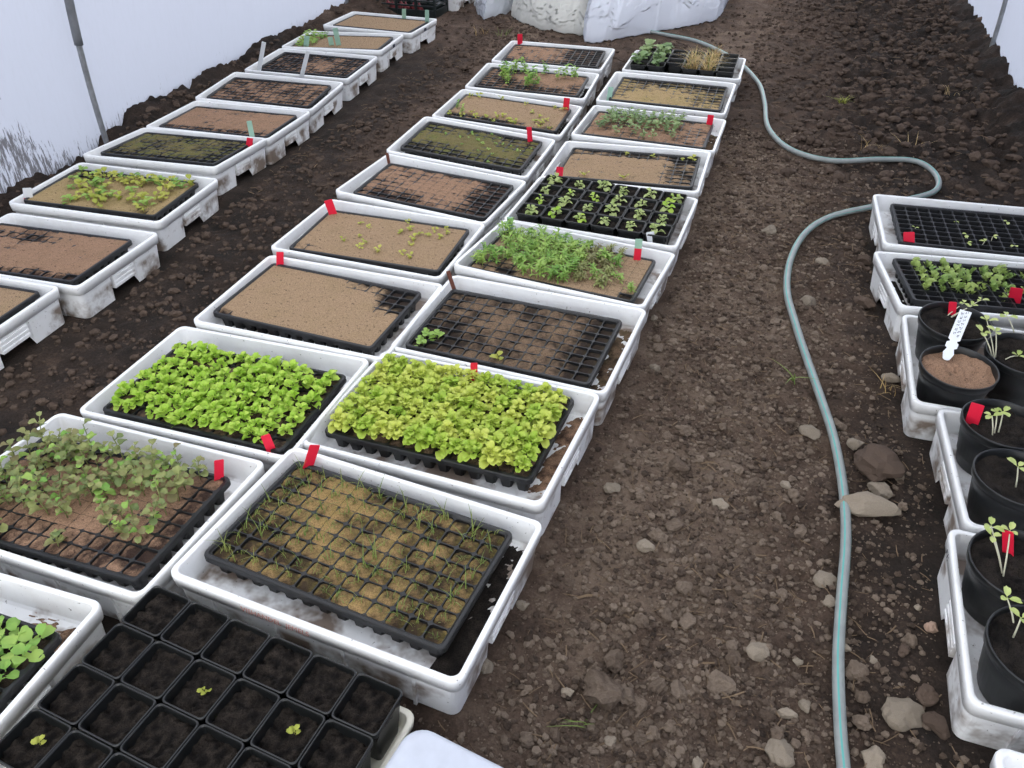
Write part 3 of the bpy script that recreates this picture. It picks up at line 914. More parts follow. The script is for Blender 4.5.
# bright green lettuce, one in each cell
LT = ('let0', 'let1', 'let2')
for i in range(NX):
    for j in range(NY):
        if (i, j) in ((2, 0), (5, 6), (11, 5), (0, 6), (11, 7), (12, 0)): continue
        plan = lettuce_plan(1000 + i * 20 + j, random.choice((10, 11, 12)), .034, .026, .30, 1.25, LT)
        grow('lettuce_seedling', cell('L2', i, j) @ Sc(random.uniform(.95, 1.4)), plan, 'bright green lettuce seedling in the tray full of lettuce', 'seedling', 'bright green lettuce seedlings')
# yellow green lettuce: smaller and denser leaves
YL = ('ylet0', 'ylet1', 'ylet2')
yproto = [merged([(a, b, 0) for a, b in lettuce_plan(50 + q, 17, .029, .02, .35, 1.2, YL)], ['lettuce_yellow'], 'lettuce_seedling') for q in range(6)]
for i in range(NX):
    for j in range(NY):
        o = link('lettuce_seedling', random.choice(yproto), None, cell('R2', i, j) @ T(0, 0, .008) @ Rz(rnd() * 6.28) @ Sc(random.uniform(1.2, 1.65)))
        tag(o, 'yellow green frilly lettuce seedling in the brimming tray', 'seedling', 'yellow green lettuce seedlings')


# straggly olive seedlings, leaves up a stem
def straggle(seed):
    R = random.Random(seed); h = R.uniform(.03, .075); lean = R.uniform(-.3, .3), R.uniform(-.3, .3)
    pts = [(lean[0] * h * t * t, lean[1] * h * t * t, h * t) for t in (0, .35, .7, 1)]
    plan = []
    n = R.choice((8, 9, 10, 11)); a = R.random() * 6
    for q in range(n):
        t = .2 + .8 * q / (n - 1); a += 2.3 + R.uniform(-.4, .4)
        plan.append((R.choice(('pea0', 'pea0', 'pea0', 'pea1', 'pea1', 'pea2')), T(lean[0] * h * t * t, lean[1] * h * t * t, h * t) @ Rz(a) @ Rx(R.uniform(-.1, .9)) @ Sc(R.uniform(.7, 1.2) * (1 - .25 * t))))
    b = MB(); b.tube(pts, .001, 5); return plan, b.mesh('stem', 'pea_green', True)


for i in range(NX):
    for j in range(NY):
        u, v = (i + .5) / NX, (j + .5) / NY
        p = .86 - .9 * max(0, u - .88) * 8 - .55 * (v < .26) * (u > .25) - .35 * e(u, v, .62, .4, .16, .2) + .1 * (v > .7)
        if rnd() < p and i < 12:
            plan, st = straggle(3000 + i * 20 + j)
            grow('straggly_seedling', cell('L1', i, j) @ Sc(random.uniform(.95, 1.35)), plan, 'straggly olive green seedling with small round leaves in the brown tray', 'seedling', 'straggly olive seedlings', st)
# broad green seedlings
for i, j in ((12, 7), (11, 7), (10, 7), (12, 6), (11, 6), (10, 6), (9, 7), (11, 5), (12, 5), (9, 6), (10, 5), (12, 4), (8, 7), (8, 6), (9, 5)):
    grow('broad_leaf_seedling', cell('L0', i, j), lettuce_plan(4000 + i * 9 + j, 5, .03, .02, .35, .9, ('broad0', 'broad1')), 'broad leaved fresh green seedling beside the puddle of soil', 'seedling', 'broad leaved green seedlings')
# leeks
lproto = []
for q in range(8):
    R = random.Random(q); bl = []
    for n in range(R.choice((3, 4, 5, 6))):
        bl.append((R.uniform(.018, .05), .0018, R.uniform(.1, .9), T(R.uniform(-.01, .01), R.uniform(-.01, .01), 0) @ Rz(R.random() * 6.28), 0))
    for n in range(5): bl.append((R.uniform(.006, .013), .0016, R.uniform(.2, 1.2), T(R.uniform(-.013, .013), R.uniform(-.012, .012), 0) @ Rz(R.random() * 6.28), 0))
    lproto.append(merged([], ['blade'], 'leek_seedling', (), .0007, bl))
for i in range(NX):
    for j in range(NY):
        if rnd() < .09: continue
        s = 1.15 if (i < 2 or j > 5 or rnd() < .25) else .75
        o = link('leek_seedling', random.choice(lproto), None, cell('R1', i, j, .003) @ Rz(rnd() * 6.28) @ Sc(s * random.uniform(.75, 1.1)))
        tag(o, 'thin grassy leek seedling in the tray with a red tag at its corner', 'seedling', 'thin leek seedlings')


# feathery seedlings
def feathery(seed, h, key, lk):
    R = random.Random(seed); plan = []; st = []
    for s in range(R.choice((4, 5, 6))):
        bx, by = R.uniform(-.011, .011), R.uniform(-.011, .011); lx, ly = R.uniform(-.4, .4), R.uniform(-.4, .4); hh = h * R.uniform(.6, 1.15)
        st.append([(bx, by, 0), (bx + lx * hh * .3, by + ly * hh * .3, hh * .6), (bx + lx * hh * .6, by + ly * hh * .6, hh)])
        for n in range(11):
            t = R.uniform(.25, 1.0)
            plan.append((key, T(bx + lx * hh * .6 * t * t, by + ly * hh * .6 * t * t, hh * t) @ Rz(R.random() * 6.28) @ Rx(R.uniform(-.2, 1.0)) @ Sc(R.uniform(.8, 1.5)), 0))
    return merged(plan, [lk, lk], 'feathery_seedling', st, .0006)


fp = [feathery(q, .036, 'feather', 'fresh') for q in range(5)]; fd = [feathery(q + 20, .028, 'feather_d', 'dull_leaf') for q in range(3)]
for i in range(NX):
    for j in range(NY):
        u, v = (i + .5) / NX, (j + .5) / NY
        p = 1.5 * e(u, v, .5, .5, .33, .6) + .9 * e(u, v, .28, .8, .16, .3) + .7 * e(u, v, .05, .3, .12, .3) + .5 * (v > .8) * (u < .85) - .5 * e(u, v, .2, .3, .1, .2)
        if u > .82: p = .12
        if rnd() < p:
            o = link('feathery_seedling', random.choice(fd if u > .62 and rnd() < .7 else fp), None, cell('R4', i, j) @ Rz(rnd() * 6.28) @ Sc(random.uniform(1.0, 1.45)))
            tag(o, 'feathery green seedling in the sandy tray in front of the potted lettuces', 'seedling', 'feathery green seedlings')


# small clumps
def clump(seed, n, key, h, mats):
    R = random.Random(seed)
    plan = [(key, T(R.uniform(-.006, .006), R.uniform(-.006, .006), h * R.uniform(.15, 1)) @ Rz(R.random() * 6.28) @ Rx(R.uniform(0, .9)) @ Sc(R.uniform(.7, 1.25)), 0) for _ in range(n)]
    return merged(plan, mats + mats, 'seedling', [[(0, 0, 0), (.001, .001, h * .5), (0, 0, h)]], .0008)


grey = [clump(q, 11, 'grey0', .04, ['grey_green']) for q in range(4)]
for i in range(NX):
    for j in range(NY):
        u, v = (i + .5) / NX, (j + .5) / NY
        p = .95 * ((u > .1) & (u < .78) & (v > .35)) + .25 * ((u < .8) & (v <= .35))
        if rnd() < p:
            tag(link('bushy_seedling', random.choice(grey), None, cell('R7', i, j) @ Rz(rnd() * 6.28) @ Sc(random.uniform(.75, 1.05))), 'grey green bushy seedling in the tray with a red tag at the far corner', 'seedling', 'grey green bushy seedlings')
green = [clump(30 + q, 24, 'fresh1', .05, ['fresh']) for q in range(3)]
for i, j in ((2, 3), (3, 3), (2, 4), (3, 5), (3, 7), (4, 7), (2, 5), (6, 2), (6, 3), (7, 7), (6, 1), (7, 2), (10, 6), (11, 6), (9, 5), (3, 2)):
    tag(link('bushy_seedling', random.choice(green), None, cell('L8', i, j) @ Rz(rnd() * 6.28) @ Sc(random.uniform(.9, 1.4))), 'fresh green taller clump in the dark tray by the fleece', 'seedling', 'taller green clumps')
yel = [clump(50 + q, 6, 'yel0', .012, ['yellow_sprout']) for q in range(4)]; yg = [clump(60 + q, 8, 'fresh0', .014, ['fresh']) for q in range(4)]


def scatter_sprouts(k, prob, lib, label, group, s0=.8, s1=1.2, name='tiny_sprout'):
    for i in range(NX):
        for j in range(NY):
            if rnd() < float(prob((i + .5) / NX, (j + .5) / NY)):
                tag(link(name, random.choice(lib), None, cell(k, i, j, .01) @ Rz(rnd() * 6.28) @ Sc(random.uniform(s0, s1))), label, 'seedling', group)


scatter_sprouts('L7', lambda u, v: .65 * e(u, v, .85, .3, .12, .4) + .5 * (v > .85) + .5 * (v < .2) * (u < .6), yel, 'yellowish sprout along the edge of the tan tray', 'yellowish sprouts')
for i, j in ((0, 2), (1, 1)): tag(link('bushy_seedling', green[1], None, cell('L7', i, j) @ Sc(.7)), 'green clump at the corner of the tan tray with yellowish sprouts', 'seedling', 'green clumps in the tan tray')
scatter_sprouts('A2', lambda u, v: .85 * (v > .72) * (u > .12) + .85 * e(u, v, .4, .35, .16, .3) + .55 * e(u, v, .78, .45, .22, .4) + .1, yel + yg[:2], 'yellow green weed sprout in the tan tray of the wall row', 'yellow green weed sprouts', 1.2, 2.0)
scatter_sprouts('L4', lambda u, v: .85 * e(u, v, .8, .7, .14, .25) + .75 * e(u, v, .38, .35, .08, .2) + .5 * e(u, v, .62, .2, .12, .15) + .35 * e(u, v, .6, .9, .1, .1) + .03, yel, 'tiny yellowish sprout in the sand covered tray', 'tiny sprouts in sand', .6, 1.0)
scatter_sprouts('L6', lambda u, v: .6 * e(u, v, .5, .6, .3, .3), yg, 'tiny green sprout among the mossy cells', 'tiny sprouts in moss', .35, .6)
scatter_sprouts('A7', lambda u, v: .9 * (u < .22), yg, 'small green sprout beside the pale green tags', 'sprouts beside green tags', 1.2, 1.9)
for i, j in ((0, 1), (1, 1), (0, 0)): tag(link('tiny_sprout', yg[i], None, cell('R3', i, j) @ Sc(1.5)), 'tiny green seedling at the corner of the bare brown tray', 'seedling', 'seedlings in the bare brown tray')
tag(link('tiny_sprout', yel[0], None, cell('R3', 6, 0) @ Sc(1.2)), 'lone yellowish seedling at the edge of the bare brown tray', 'seedling')
for i, j in ((12, 7), (6, 0), (2, 0), (5, 7), (8, 7), (11, 7)): tag(link('tiny_sprout', yel[i % 4], None, cell('R6', i, j) @ Sc(1.3 if j == 0 or i == 12 else .8)), 'small yellow green sprout at the edge of the bare tan tray', 'seedling', 'sprouts at the edge of the bare tan tray')


# pale thread sprouts and upright seedlings on the right
def thread(seed, h, key, n, mats):
    R = random.Random(seed); lx, ly = R.uniform(-.5, .5), R.uniform(-.5, .5)
    plan = [(key, T(lx * h, ly * h, h) @ Rz(R.random() * 6.28 + q * 3.1) @ Rx(R.uniform(.1, .7)) @ Sc(R.uniform(.7, 1)), 0) for q in range(n)]
    return merged(plan, [mats, 'stem_pale'], 'seedling', [[(0, 0, 0), (lx * h * .4, ly * h * .4, h * .6), (lx * h, ly * h, h)]], .0009)


th = [thread(q, .025, 'spr1', 2, 'sprout') for q in range(4)]
for i, j in ((1, 3), (5, 5), (5, 2), (6, 1), (7, 2), (9, 6), (10, 2), (11, 5), (8, 1), (11, 6), (12, 4), (5, 1), (12, 2)):
    tag(link('thread_sprout', th[(i + j) % 4], None, cell('B0', i, j) @ Rz(rnd() * 6) @ Sc(random.uniform(.8, 1.1))), 'pale thread like sprout in the nearly empty plug tray', 'seedling', 'pale thread sprouts')
upr = []
for q in range(5):
    R = random.Random(q + 5); plan = []
    for s in range(2):
        for n in range(5): plan.append(('fresh0', T(R.uniform(-.006, .006) + .012 * s - .006, R.uniform(-.006, .006), R.uniform(.006, .03)) @ Rz(R.random() * 6.28) @ Rx(R.uniform(.9, 1.5)) @ Sc(R.uniform(.9, 1.5)), 0))
    upr.append(merged(plan, ['upright', 'upright'], 'upright_seedling', [[(0, 0, 0), (.001, 0, .03)]], .001))
scatter_sprouts('B1', lambda u, v: .92 * ((u > .07) & (v > .3)) * (.45 + .55 * (np.sin(u * 26) > -.3)) + .2 * ((u > .3) & (v <= .3)), upr, 'upright small leaved seedling in the black plug tray beside the round pots', 'upright green seedlings', .85, 1.2, 'upright_seedling')


# ------------------------------------------------------------------ square pots
def build_square_pot():
    b = MB(); h = .108
    b.loops([rrect(.031, .031, .007, 0, 3), rrect(.0405, .0405, .008, h - .009, 3), rrect(.0438, .0438, .009, h - .008, 3), rrect(.0440, .0440, .009, h - .001, 3),
             rrect(.0432, .0432, .009, h, 3), rrect(.0415, .0415, .008, h, 3), rrect(.0405, .0405, .008, h - .002, 3), rrect(.034, .034, .006, .03, 3)], True, True, True)
    body = b.mesh('square_pot', 'pot_black')
    soils = []
    for q in range(5):
        X, Y = np.meshgrid(np.linspace(-.0395, .0395, 25), np.linspace(-.0395, .0395, 25))
        Z = .090 + .012 * (fbm(X * 45, Y * 45, 70 + q) - .5) + .009 * (vnoise(X * 190, Y * 190, 80 + q) - .5) + .006 * (vnoise(X * 330, Y * 330, 60 + q) - .5) - .004 * (q == 2)
        v = list(zip(X.ravel(), Y.ravel(), Z.ravel())); f = [(j * 25 + i, j * 25 + i + 1, (j + 1) * 25 + i + 1, (j + 1) * 25 + i) for j in range(24) for i in range(24)]
        soils.append(mesh('compost', v, f, 'soil_compost', True, None, ('cover', list((.1 + .8 * fbm(X * 110, Y * 110, 5 + q)).ravel()))))
    return body, soils


SQ, SQS = build_square_pot()


def square_pot(k, i, j, label, group, pitch=.0895, zlow=0.0, nsoil=None, zs=1.0):
    m_ = CM[k] @ T((i - 2.5) * pitch + random.uniform(-.0006, .0006), (j - 1.5) * .0895 + random.uniform(-.0006, .0006), FLOOR_Z - .015 + .0155 + zlow) @ Rz(random.uniform(-.006, .006))
    r = thing('square_pot', m_ @ Sc(1, 1, zs), label, 'pot', group)
    link('pot_body', SQ, r)
    if nsoil != -1: link('compost', random.choice(SQS), r)
    return r, m_


for i in range(6):
    for j in range(4):
        r, m_ = square_pot('R0', i, j, 'black square pot with a single pale sprout in its dark compost' if (i, j) in ((2, 2), (0, 0), (4, 2)) else 'black square pot of bare compost in the row against the leek crate' if j == 3 else 'black square pot of bare compost in the row nearest the upturned tub' if i == 5 else 'black square pot of bare dark compost among the other compost pots', 'square pots of bare compost', .0895, -.0205)
        if (i, j) in ((2, 2), (0, 0), (4, 2)):
            tag(link('tiny_sprout', yel[i % 4], None, m_ @ T(.004, .006, .089) @ Sc(.7)), 'tiny pale sprout in a square pot of bare compost', 'seedling', 'sprouts in the compost pots')
for i in range(6):
    for j in range(4):
        r, m_ = square_pot('R5', i, j, 'black square pot with a small lettuce in the crate behind the feathery seedlings', 'square pots of small lettuces', .0895, 0, None, .76)
        q = random.Random(i * 4 + j)
        plan = lettuce_plan(700 + i * 5 + j, q.choice((8, 9, 10, 11)), .03, .02, .05, .8, ('pot0', 'pot0', 'pot0') if rnd() < .8 else ('pot1', 'pot0'))
        grow('young_lettuce', m_ @ T(q.uniform(-.008, .008), q.uniform(-.008, .008), .068) @ Sc(q.uniform(.9, 1.4)), plan, 'small pale lettuce in a square pot behind the feathery seedlings', 'seedling', 'young lettuces in square pots')
straw = []
for q in range(4):
    R = random.Random(q + 90)
    straw.append(merged([], ['straw', 'blade'], 'straw_clump', (), .001, [(R.uniform(.03, .10), .0035, R.uniform(.3, 1.7), T(R.uniform(-.03, .03), R.uniform(-.03, .03), 0) @ Rz(R.random() * 6.28), 1 if R.random() < .15 else 0) for _ in range(60)]))
broad = [clump(80 + q, 14, 'broad0', .035, ['grey_green']) for q in range(3)]
for i in range(6):
    for j in range(4):
        if (i, j) == (2, 0): continue
        kind = 'leafy' if i < 2 else 'straw' if i in (3, 4) else 'bare'
        lab = {'leafy': 'black square pot with a leafy grey green plant next to the straw', 'straw': 'black square pot with a dried straw clump', 'bare': 'empty black square pot next to the pots of dried straw and leafy plants'}[kind]
        r, m_ = square_pot('R9', i, j, lab, kind + ' square pots by the fleece', .0895, 0, -1 if i == 5 else None, .8)
        if kind == 'leafy': tag(link('leafy_plant', broad[(i + j) % 3], None, m_ @ T(0, 0, .071) @ Rz(rnd() * 6) @ Sc(random.uniform(.9, 1.3))), 'leafy grey green plant in a square pot by the fleece', 'plant', 'leafy plants by the fleece')
        if kind == 'straw' and (i, j) != (3, 3): tag(link('straw_clump', straw[(i + j) % 4], None, m_ @ T(0, 0, .070) @ Rz(rnd() * 6) @ Sc(random.uniform(.75, 1.05))), 'dried straw coloured clump in a square pot', 'plant', 'dried straw clumps')


# ------------------------------------------------------------------ round pots and their seedlings
def build_round_pot():
    b = MB(); n = 40
    prof = [(.064, 0), (.066, .004), (.083, .102), (.088, .105), (.0905, .123), (.0895, .125), (.0875, .125), (.086, .123), (.0835, .10), (.072, .03)]
    b.loops([[(r * math.cos(2 * math.pi * k / n), r * math.sin(2 * math.pi * k / n), z) for k in range(n)] for r, z in prof], True, True, True)
    body = b.mesh('round_pot', 'pot_black', True)
    soils = []
    for q in range(4):
        v = [(0, 0, .100)]; f = []; cov = [.5]
        for ri in range(1, 20):
            for k in range(n):
                r = .0845 * ri / 19; a = 2 * math.pi * k / n; x, y = r * math.cos(a), r * math.sin(a)
                v.append((x, y, .100 + .02 * float(fbm(x * 28, y * 28, 90 + q)) - .01 + .008 * float(vnoise(x * 130, y * 130, q)) + .006 * float(vnoise(x * 260, y * 260, q)))); cov.append(.2 + .6 * float(fbm(x * 40, y * 40, q)) + (.22 if q == 0 else 0))
        for k in range(n): f.append((0, 1 + k, 1 + (k + 1) % n))
        for ri in range(18):
            for k in range(n): a = 1 + ri * n; f.append((a + k, a + n + k, a + n + (k + 1) % n, a + (k + 1) % n))
        soils.append(mesh('compost', v, f, 'soil_redsand' if q == 0 else 'soil_compost', True, None, ('cover', cov)))
    return body, soils


RP, RPS = build_round_pot()
ROUND = {'A': ('B2', .572, 2.060, 1), 'B': ('B2', .560, 1.848, 0), 'C': ('B2', .722, 1.952, 2), 'D': ('B2', .842, 2.095, 3), 'E': ('B2', .880, 1.865, 1),
         'F': ('B3', .630, 1.632, 2), 'G': ('B3', .630, 1.446, 3), 'H': ('B4', .590, 1.196, 1), 'I': ('B4', .596, 1.012, 2)}
RLAB = {'A': 'round black pot with leaning thin sprouts and a red tag', 'B': 'round black pot of pale soil holding the white written label', 'C': 'round black pot with tall pale sprouts next to the white label',
        'D': 'round black pot with one sprout behind the tall pale sprouts', 'E': 'round black pot beside the pot of tall pale sprouts', 'F': 'round black pot with three upright sprouts and a slanted red tag',
        'G': 'round black pot with one upright sprout', 'H': 'round black pot with pebbles, long stemmed sprouts and a red tag', 'I': 'round black pot with two small sprouts in the printed crate'}
RM = {}
for q, (k, x, y, s) in ROUND.items():
    loc = CM[k].inverted() @ Vector((x, y, FLOOR_Z)); RM[q] = CM[k] @ T(loc.x, loc.y, FLOOR_Z + .0005) @ Rz(len(RM) * .9)
    r = thing('round_pot', RM[q], RLAB[q], 'pot', 'round black pots in the white crates')
    link('pot_body', RP, r); link('compost', RPS[s], r)

POTZ = .168


def sprout(base, tip, ztip, label, group, size=1.0, pairs=1):
    p0 = U(*base, POTZ); p1 = U(*tip, ztip)
    p0 = p0 - Vector((0, 0, .004)); d = p1 - p0; m_ = T(*p0)
    r = thing('leggy_sprout', m_, label, 'seedling', group)
    b = MB(); b.tube([(0, 0, 0), d * .35 + Vector((0, 0, .004)), d * .7 + Vector((0, 0, .003)), d], [.0017, .0015, .0014, .0012], 6)
    link('stem', b.mesh('stem', 'stem_pale', True), r)
    R = random.Random(int(base[0] * 31 + tip[1])); a = R.random() * 6.28
    for n in range(2 * pairs + 1):
        link('leaf', LM['spr0' if n < 2 else 'spr1'][0], r, T(*(d - Vector((0, 0, .003 * (n > 2))))) @ Rz(a + n * 2.2 + R.uniform(-.3, .3)) @ Rx(R.uniform(.15, .7)) @ Sc(size * R.uniform(.85, 1.1)))
    return r


gA, gC = 'leaning sprouts', 'tall pale sprouts'
for b_, t_ in (((943, 319), (964, 303)), ((945, 320), (972, 306)), ((950, 318), (981, 300))): sprout(b_, t_, .185, 'thin sprout leaning over in the pot with a red tag', gA, .75)
for b_, t_ in (((993, 356), (983, 333)), ((995, 357), (987, 321)), ((996, 356), (996, 332))): sprout(b_, t_, .215, 'tall pale sprout next to the white label', gC, 1.0)
sprout((1006, 358), (1018, 356), .165, 'small sprout lying low beside the tall pale sprouts', None, .8)
sprout((1015, 333), (1007, 316), .195, 'single sprout in the pot behind the tall pale sprouts', None, 1.05)
for b_, t_ in (((993, 434), (992, 416)), ((995, 432), (997, 413)), ((999, 431), (1003, 412))): sprout(b_, t_, .20, 'short upright sprout beside the slanted red tag', 'sprouts by the slanted tag', .9)
sprout((1016, 488), (1018, 467), .21, 'single upright sprout in the pot without a tag', None, 1.0)
for b_, t_ in (((1002, 568), (992, 536)), ((1003, 572), (991, 526)), ((1004, 575), (1010, 531))): sprout(b_, t_, .225, 'long stemmed sprout in the pot with pebbles', 'long stemmed sprouts', .9)
for b_, t_ in (((1015, 626), (1007, 598)), ((1014, 636), (1021, 618))): sprout(b_, t_, .20, 'small sprout in the pot at the end of the printed crate', 'sprouts in the end pot', .95)


# ------------------------------------------------------------------ tags
def plant_tag(base, top, wpx, z0, mat, label, two=None, zt=None, bury=.034):
    """thin plastic tag pushed into the soil; z0 the soil height; upright unless zt gives the height of its top"""
    p0 = U(*base, z0); sc = FPX / depth(p0)
    H = math.hypot(top[0] - base[0], top[1] - base[1])
    # height of an upright tag from its length in view
    view = (p0 - Vector((0, 0, CAM_H))).normalized(); vert = math.sqrt(max(.05, 1 - view.z ** 2))
    h = H / sc / vert
    p1 = U(*top, z0 + h if zt is None else zt)
    ax = (p1 - p0); L = ax.length; Z = ax.normalized()
    toc = Vector((-p0.x, -p0.y, 0)).normalized(); Y = (toc - Z * toc.dot(Z)).normalized(); X = Y.cross(Z) * -1
    X = Z.cross(Y) * -1; X = Y.cross(Z)
    m_ = Matrix(((X.x, Y.x, Z.x, p0.x), (X.y, Y.y, Z.y, p0.y), (X.z, Y.z, Z.z, p0.z), (0, 0, 0, 1)))
    w_ = wpx / sc / 2; th_ = .0007
    def slab(z0_, z1_, ta, point=False):
        b = MB(); zs = [z0_, z1_]
        if point: b.loops([[(-.15 * w_, -ta, z0_), (.15 * w_, -ta, z0_), (.15 * w_, ta, z0_), (-.15 * w_, ta, z0_)], [(-w_, -ta, z0_ + .012), (w_, -ta, z0_ + .012), (w_, ta, z0_ + .012), (-w_, ta, z0_ + .012)], [(-w_, -ta, z1_ - .002), (w_, -ta, z1_ - .002), (w_, ta, z1_ - .002), (-w_, ta, z1_ - .002)], [(-w_ * .85, -ta, z1_), (w_ * .85, -ta, z1_), (w_ * .85, ta, z1_), (-w_ * .85, ta, z1_)]], True, True, True)
        else: b.box(-w_, w_, -ta, ta, z0_, z1_)
        return b
    if two is None:
        return tag(link('plant_tag', slab(-bury, L, th_, True).mesh('plant_tag', mat), None, m_), label, 'tag', 'plant tags')
    r = thing('plant_tag', m_, label, 'tag', 'plant tags')
    link('tag_strip', slab(-bury, L, th_, True).mesh('tag_strip', mat), r)
    b = slab(0, L * two[1], th_ + .0006); link('red_band', b.mesh('red_band', two[0]), r)
    return r


ZS = .108
plant_tag((219, 481), (219, 460), 9, .10, 'red_tag', 'red tag in the corner of the straggly seedling tray')
plant_tag((270, 447), (265, 435), 9, .11, 'red_tag', 'red tag tilted in the bright green lettuce')
plant_tag((308, 467), (315, 445), 10, .122, 'red_tag', 'red tag tilted in the corner of the leek tray')
plant_tag((474, 382), (474, 363), 7, .115, 'red_tag', 'red tag behind the yellow green lettuce')
plant_tag((280, 266), (280, 252), 7, ZS, 'red_tag', 'red tag at the corner of the smooth sand tray')
plant_tag((333, 214), (328, 200), 8, ZS, 'red_tag', 'red tag at the corner of the sand tray with tiny sprouts')
plant_tag((454, 289), (448, 271), 4, ZS, 'brown_tag', 'brown stick at the corner of the bare brown tray')
plant_tag((389, 163), (387, 153), 3, ZS, 'brown_tag', 'small brown stick beside the half filled brown tray')
plant_tag((637, 260), (639, 239), 7, ZS, 'green_tag', 'pale tag with a pink red lower half in the feathery tray', ('red_tag', .55))
plant_tag((510, 234), (510, 217), 6, ZS, 'green_tag', 'pale tag with a short red foot in the feathery tray', ('red_tag', .25))
plant_tag((530, 140), (529, 127), 5, ZS, 'red_tag', 'red tag in the mossy olive tray')
plant_tag((566, 107), (567, 98), 6, ZS, 'red_tag', 'small red tag in the tan tray with yellowish sprouts')
plant_tag((520, 46), (520, 34), 5, ZS, 'red_tag', 'red tag at the reddish brown tray facing the fleece')
plant_tag((709, 126), (711, 115), 6, ZS, 'red_tag', 'red tag in the grey green seedling tray')
plant_tag((559, 178), (560, 167), 7, ZS, 'red_tag', 'red tag between the bare tan tray and the potted lettuces')
plant_tag((29, 202), (27, 188), 8, ZS, 'white_tag', 'white and red tag at the corner of the weedy tray', ('red_tag', .3))
plant_tag((249, 146), (250, 138), 6, ZS, 'red_tag', 'small red tag in the olive gridded tray')
plant_tag((252, 136), (249, 121), 5, ZS, 'green_tag', 'pale green tag in the smooth pinkish brown tray')
plant_tag((302, 75), (308, 51), 4, ZS, 'white_tag', 'white strip stuck up in the dark tray')
plant_tag((259, 70), (264, 42), 4, ZS, 'white_tag', 'white strip at the outer edge of the dark tray')
plant_tag((306, 48), (307, 36), 5, ZS, 'green_tag', 'pale green tag by the green sprouts')
plant_tag((332, 47), (330, 37), 5, ZS, 'green_tag', 'shorter pale green tag of a pair')
plant_tag((339, 47), (335, 28), 5, ZS, 'green_tag', 'taller pale green tag of a pair')
plant_tag((404, 19), (404, 9), 4, ZS, 'green_tag', 'pale green tag at the back of the pale sand tray')
plant_tag((427, 22), (427, 10), 4, ZS, 'green_tag', 'pale green tag at the end of the pale sand tray')
plant_tag((609, 99), (611, 87), 5, ZS, 'green_tag', 'pale green tag in the tan gridded tray')
plant_tag((909, 244), (909, 232), 10, .095, 'red_tag', 'red tag in the nearly empty plug tray')
plant_tag((1014, 302), (1017, 288), 11, .10, 'red_tag', 'red tag among the upright green seedlings')
plant_tag((952, 312), (953, 302), 7, .175, 'red_tag', 'red tag in the pot of leaning sprouts')
plant_tag((973, 419), (978, 404), 12, .175, 'red_tag', 'slanted red tag in the pot of three upright sprouts')
plant_tag((1008, 552), (1008, 531), 10, .175, 'red_tag', 'red tag behind the long stemmed sprouts')
plant_tag((651, 238), (650, 232), 8, .12, 'white_tag', 'small white tag in the corner pot of lettuces')
# white written label leaning in its pot
p0, p1 = U(946, 359, .165), U(966, 311, .235)
Z = (p1 - p0).normalized(); toc = Vector((-p0.x, -p0.y, CAM_H - .2)).normalized(); Y = (toc - Z * toc.dot(Z)).normalized(); X = Y.cross(Z)
lr = thing('written_label', Matrix(((X.x, Y.x, Z.x, p0.x), (X.y, Y.y, Z.y, p0.y), (X.z, Y.z, Z.z, p0.z), (0, 0, 0, 1))), 'white notched label with handwriting leaning out of the pale soil pot', 'label')
LH = (p1 - p0).length; b = MB()
prof = [(-.02, .003), (0, .008), (.12, .013), (.2, .009), (.22, .009), (.24, .014), (.33, .014), (.35, .009), (.38, .009), (.4, .014), (1.0, .014)]
b.loops([[(-w_, -.0006, t * LH), (w_, -.0006, t * LH), (w_, .0006, t * LH), (-w_, .0006, t * LH)] for t, w_ in prof], True, True, True)
lstrip = link('label_strip', b.mesh('label_strip', 'white_tag'), lr)
b = MB(); R = random.Random(4)
for row, xx in ((0, -.004), (1, .005)):
    z = .5 if row else .46
    while z < .95:
        for _ in range(2): b.box(xx + R.uniform(-.003, .001), xx + R.uniform(.001, .004), .0006, .0012, z * LH, z * LH + R.uniform(.0008, .0025)); z += .025
        b.box(xx - .003, xx - .002, .0006, .0012, z * LH - .005, z * LH)
        z += .03
o = link('handwriting', b.mesh('handwriting', 'ink'), lstrip); o['label'] = 'dark illegible handwriting'

# ------------------------------------------------------------------ hose
HP = [(640, 30), (668, 36), (700, 44), (735, 62), (757, 84), (764, 104), (768, 130), (790, 152), (830, 164), (880, 163), (915, 165), (935, 178), (935, 192), (905, 201), (870, 209), (830, 219), (805, 235), (790, 262), (786, 295), (795, 330), (806, 362), (820, 400), (833, 440), (842, 490), (845, 540), (841, 600), (838, 660), (840, 730), (844, 790), (846, 880)]
ctrl = [U(x, y, .014) for x, y in HP]
pts = []
for i in range(len(ctrl) - 1):
    a, b_, c, d = ctrl[max(i - 1, 0)], ctrl[i], ctrl[i + 1], ctrl[min(i + 2, len(ctrl) - 1)]
    for s in range(8):
        t = s / 8; pts.append(.5 * ((2 * b_) + (c - a) * t + (2 * a - 5 * b_ + 4 * c - d) * t * t + (3 * b_ - a - 3 * c + d) * t ** 3))
gzv = ground_at(np.array([p.x for p in pts]), np.array([p.y for p in pts]))
gmx = np.array([gzv[max(0, i - 3):i + 4].max() for i in range(len(gzv))])
ker = np.convolve(np.pad(np.maximum(gmx, -.015), 16, 'edge'), np.hanning(35)[1:-1] / np.hanning(35).sum(), 'valid')
pts = [Vector((p.x, p.y, float(h) + .0105)) for p, h, g_ in zip(pts, ker, gzv)]
hr = thing('garden_hose', T(pts[0].x, pts[0].y, 0), 'grey green garden hose with a teal stripe snaking along the path', 'hose')
off = Matrix.Translation((-pts[0].x, -pts[0].y, 0))
b = MB(); b.tube(pts, .0112, 12); hose_tube = link('tube', b.mesh('tube', 'hose', True), hr, off)
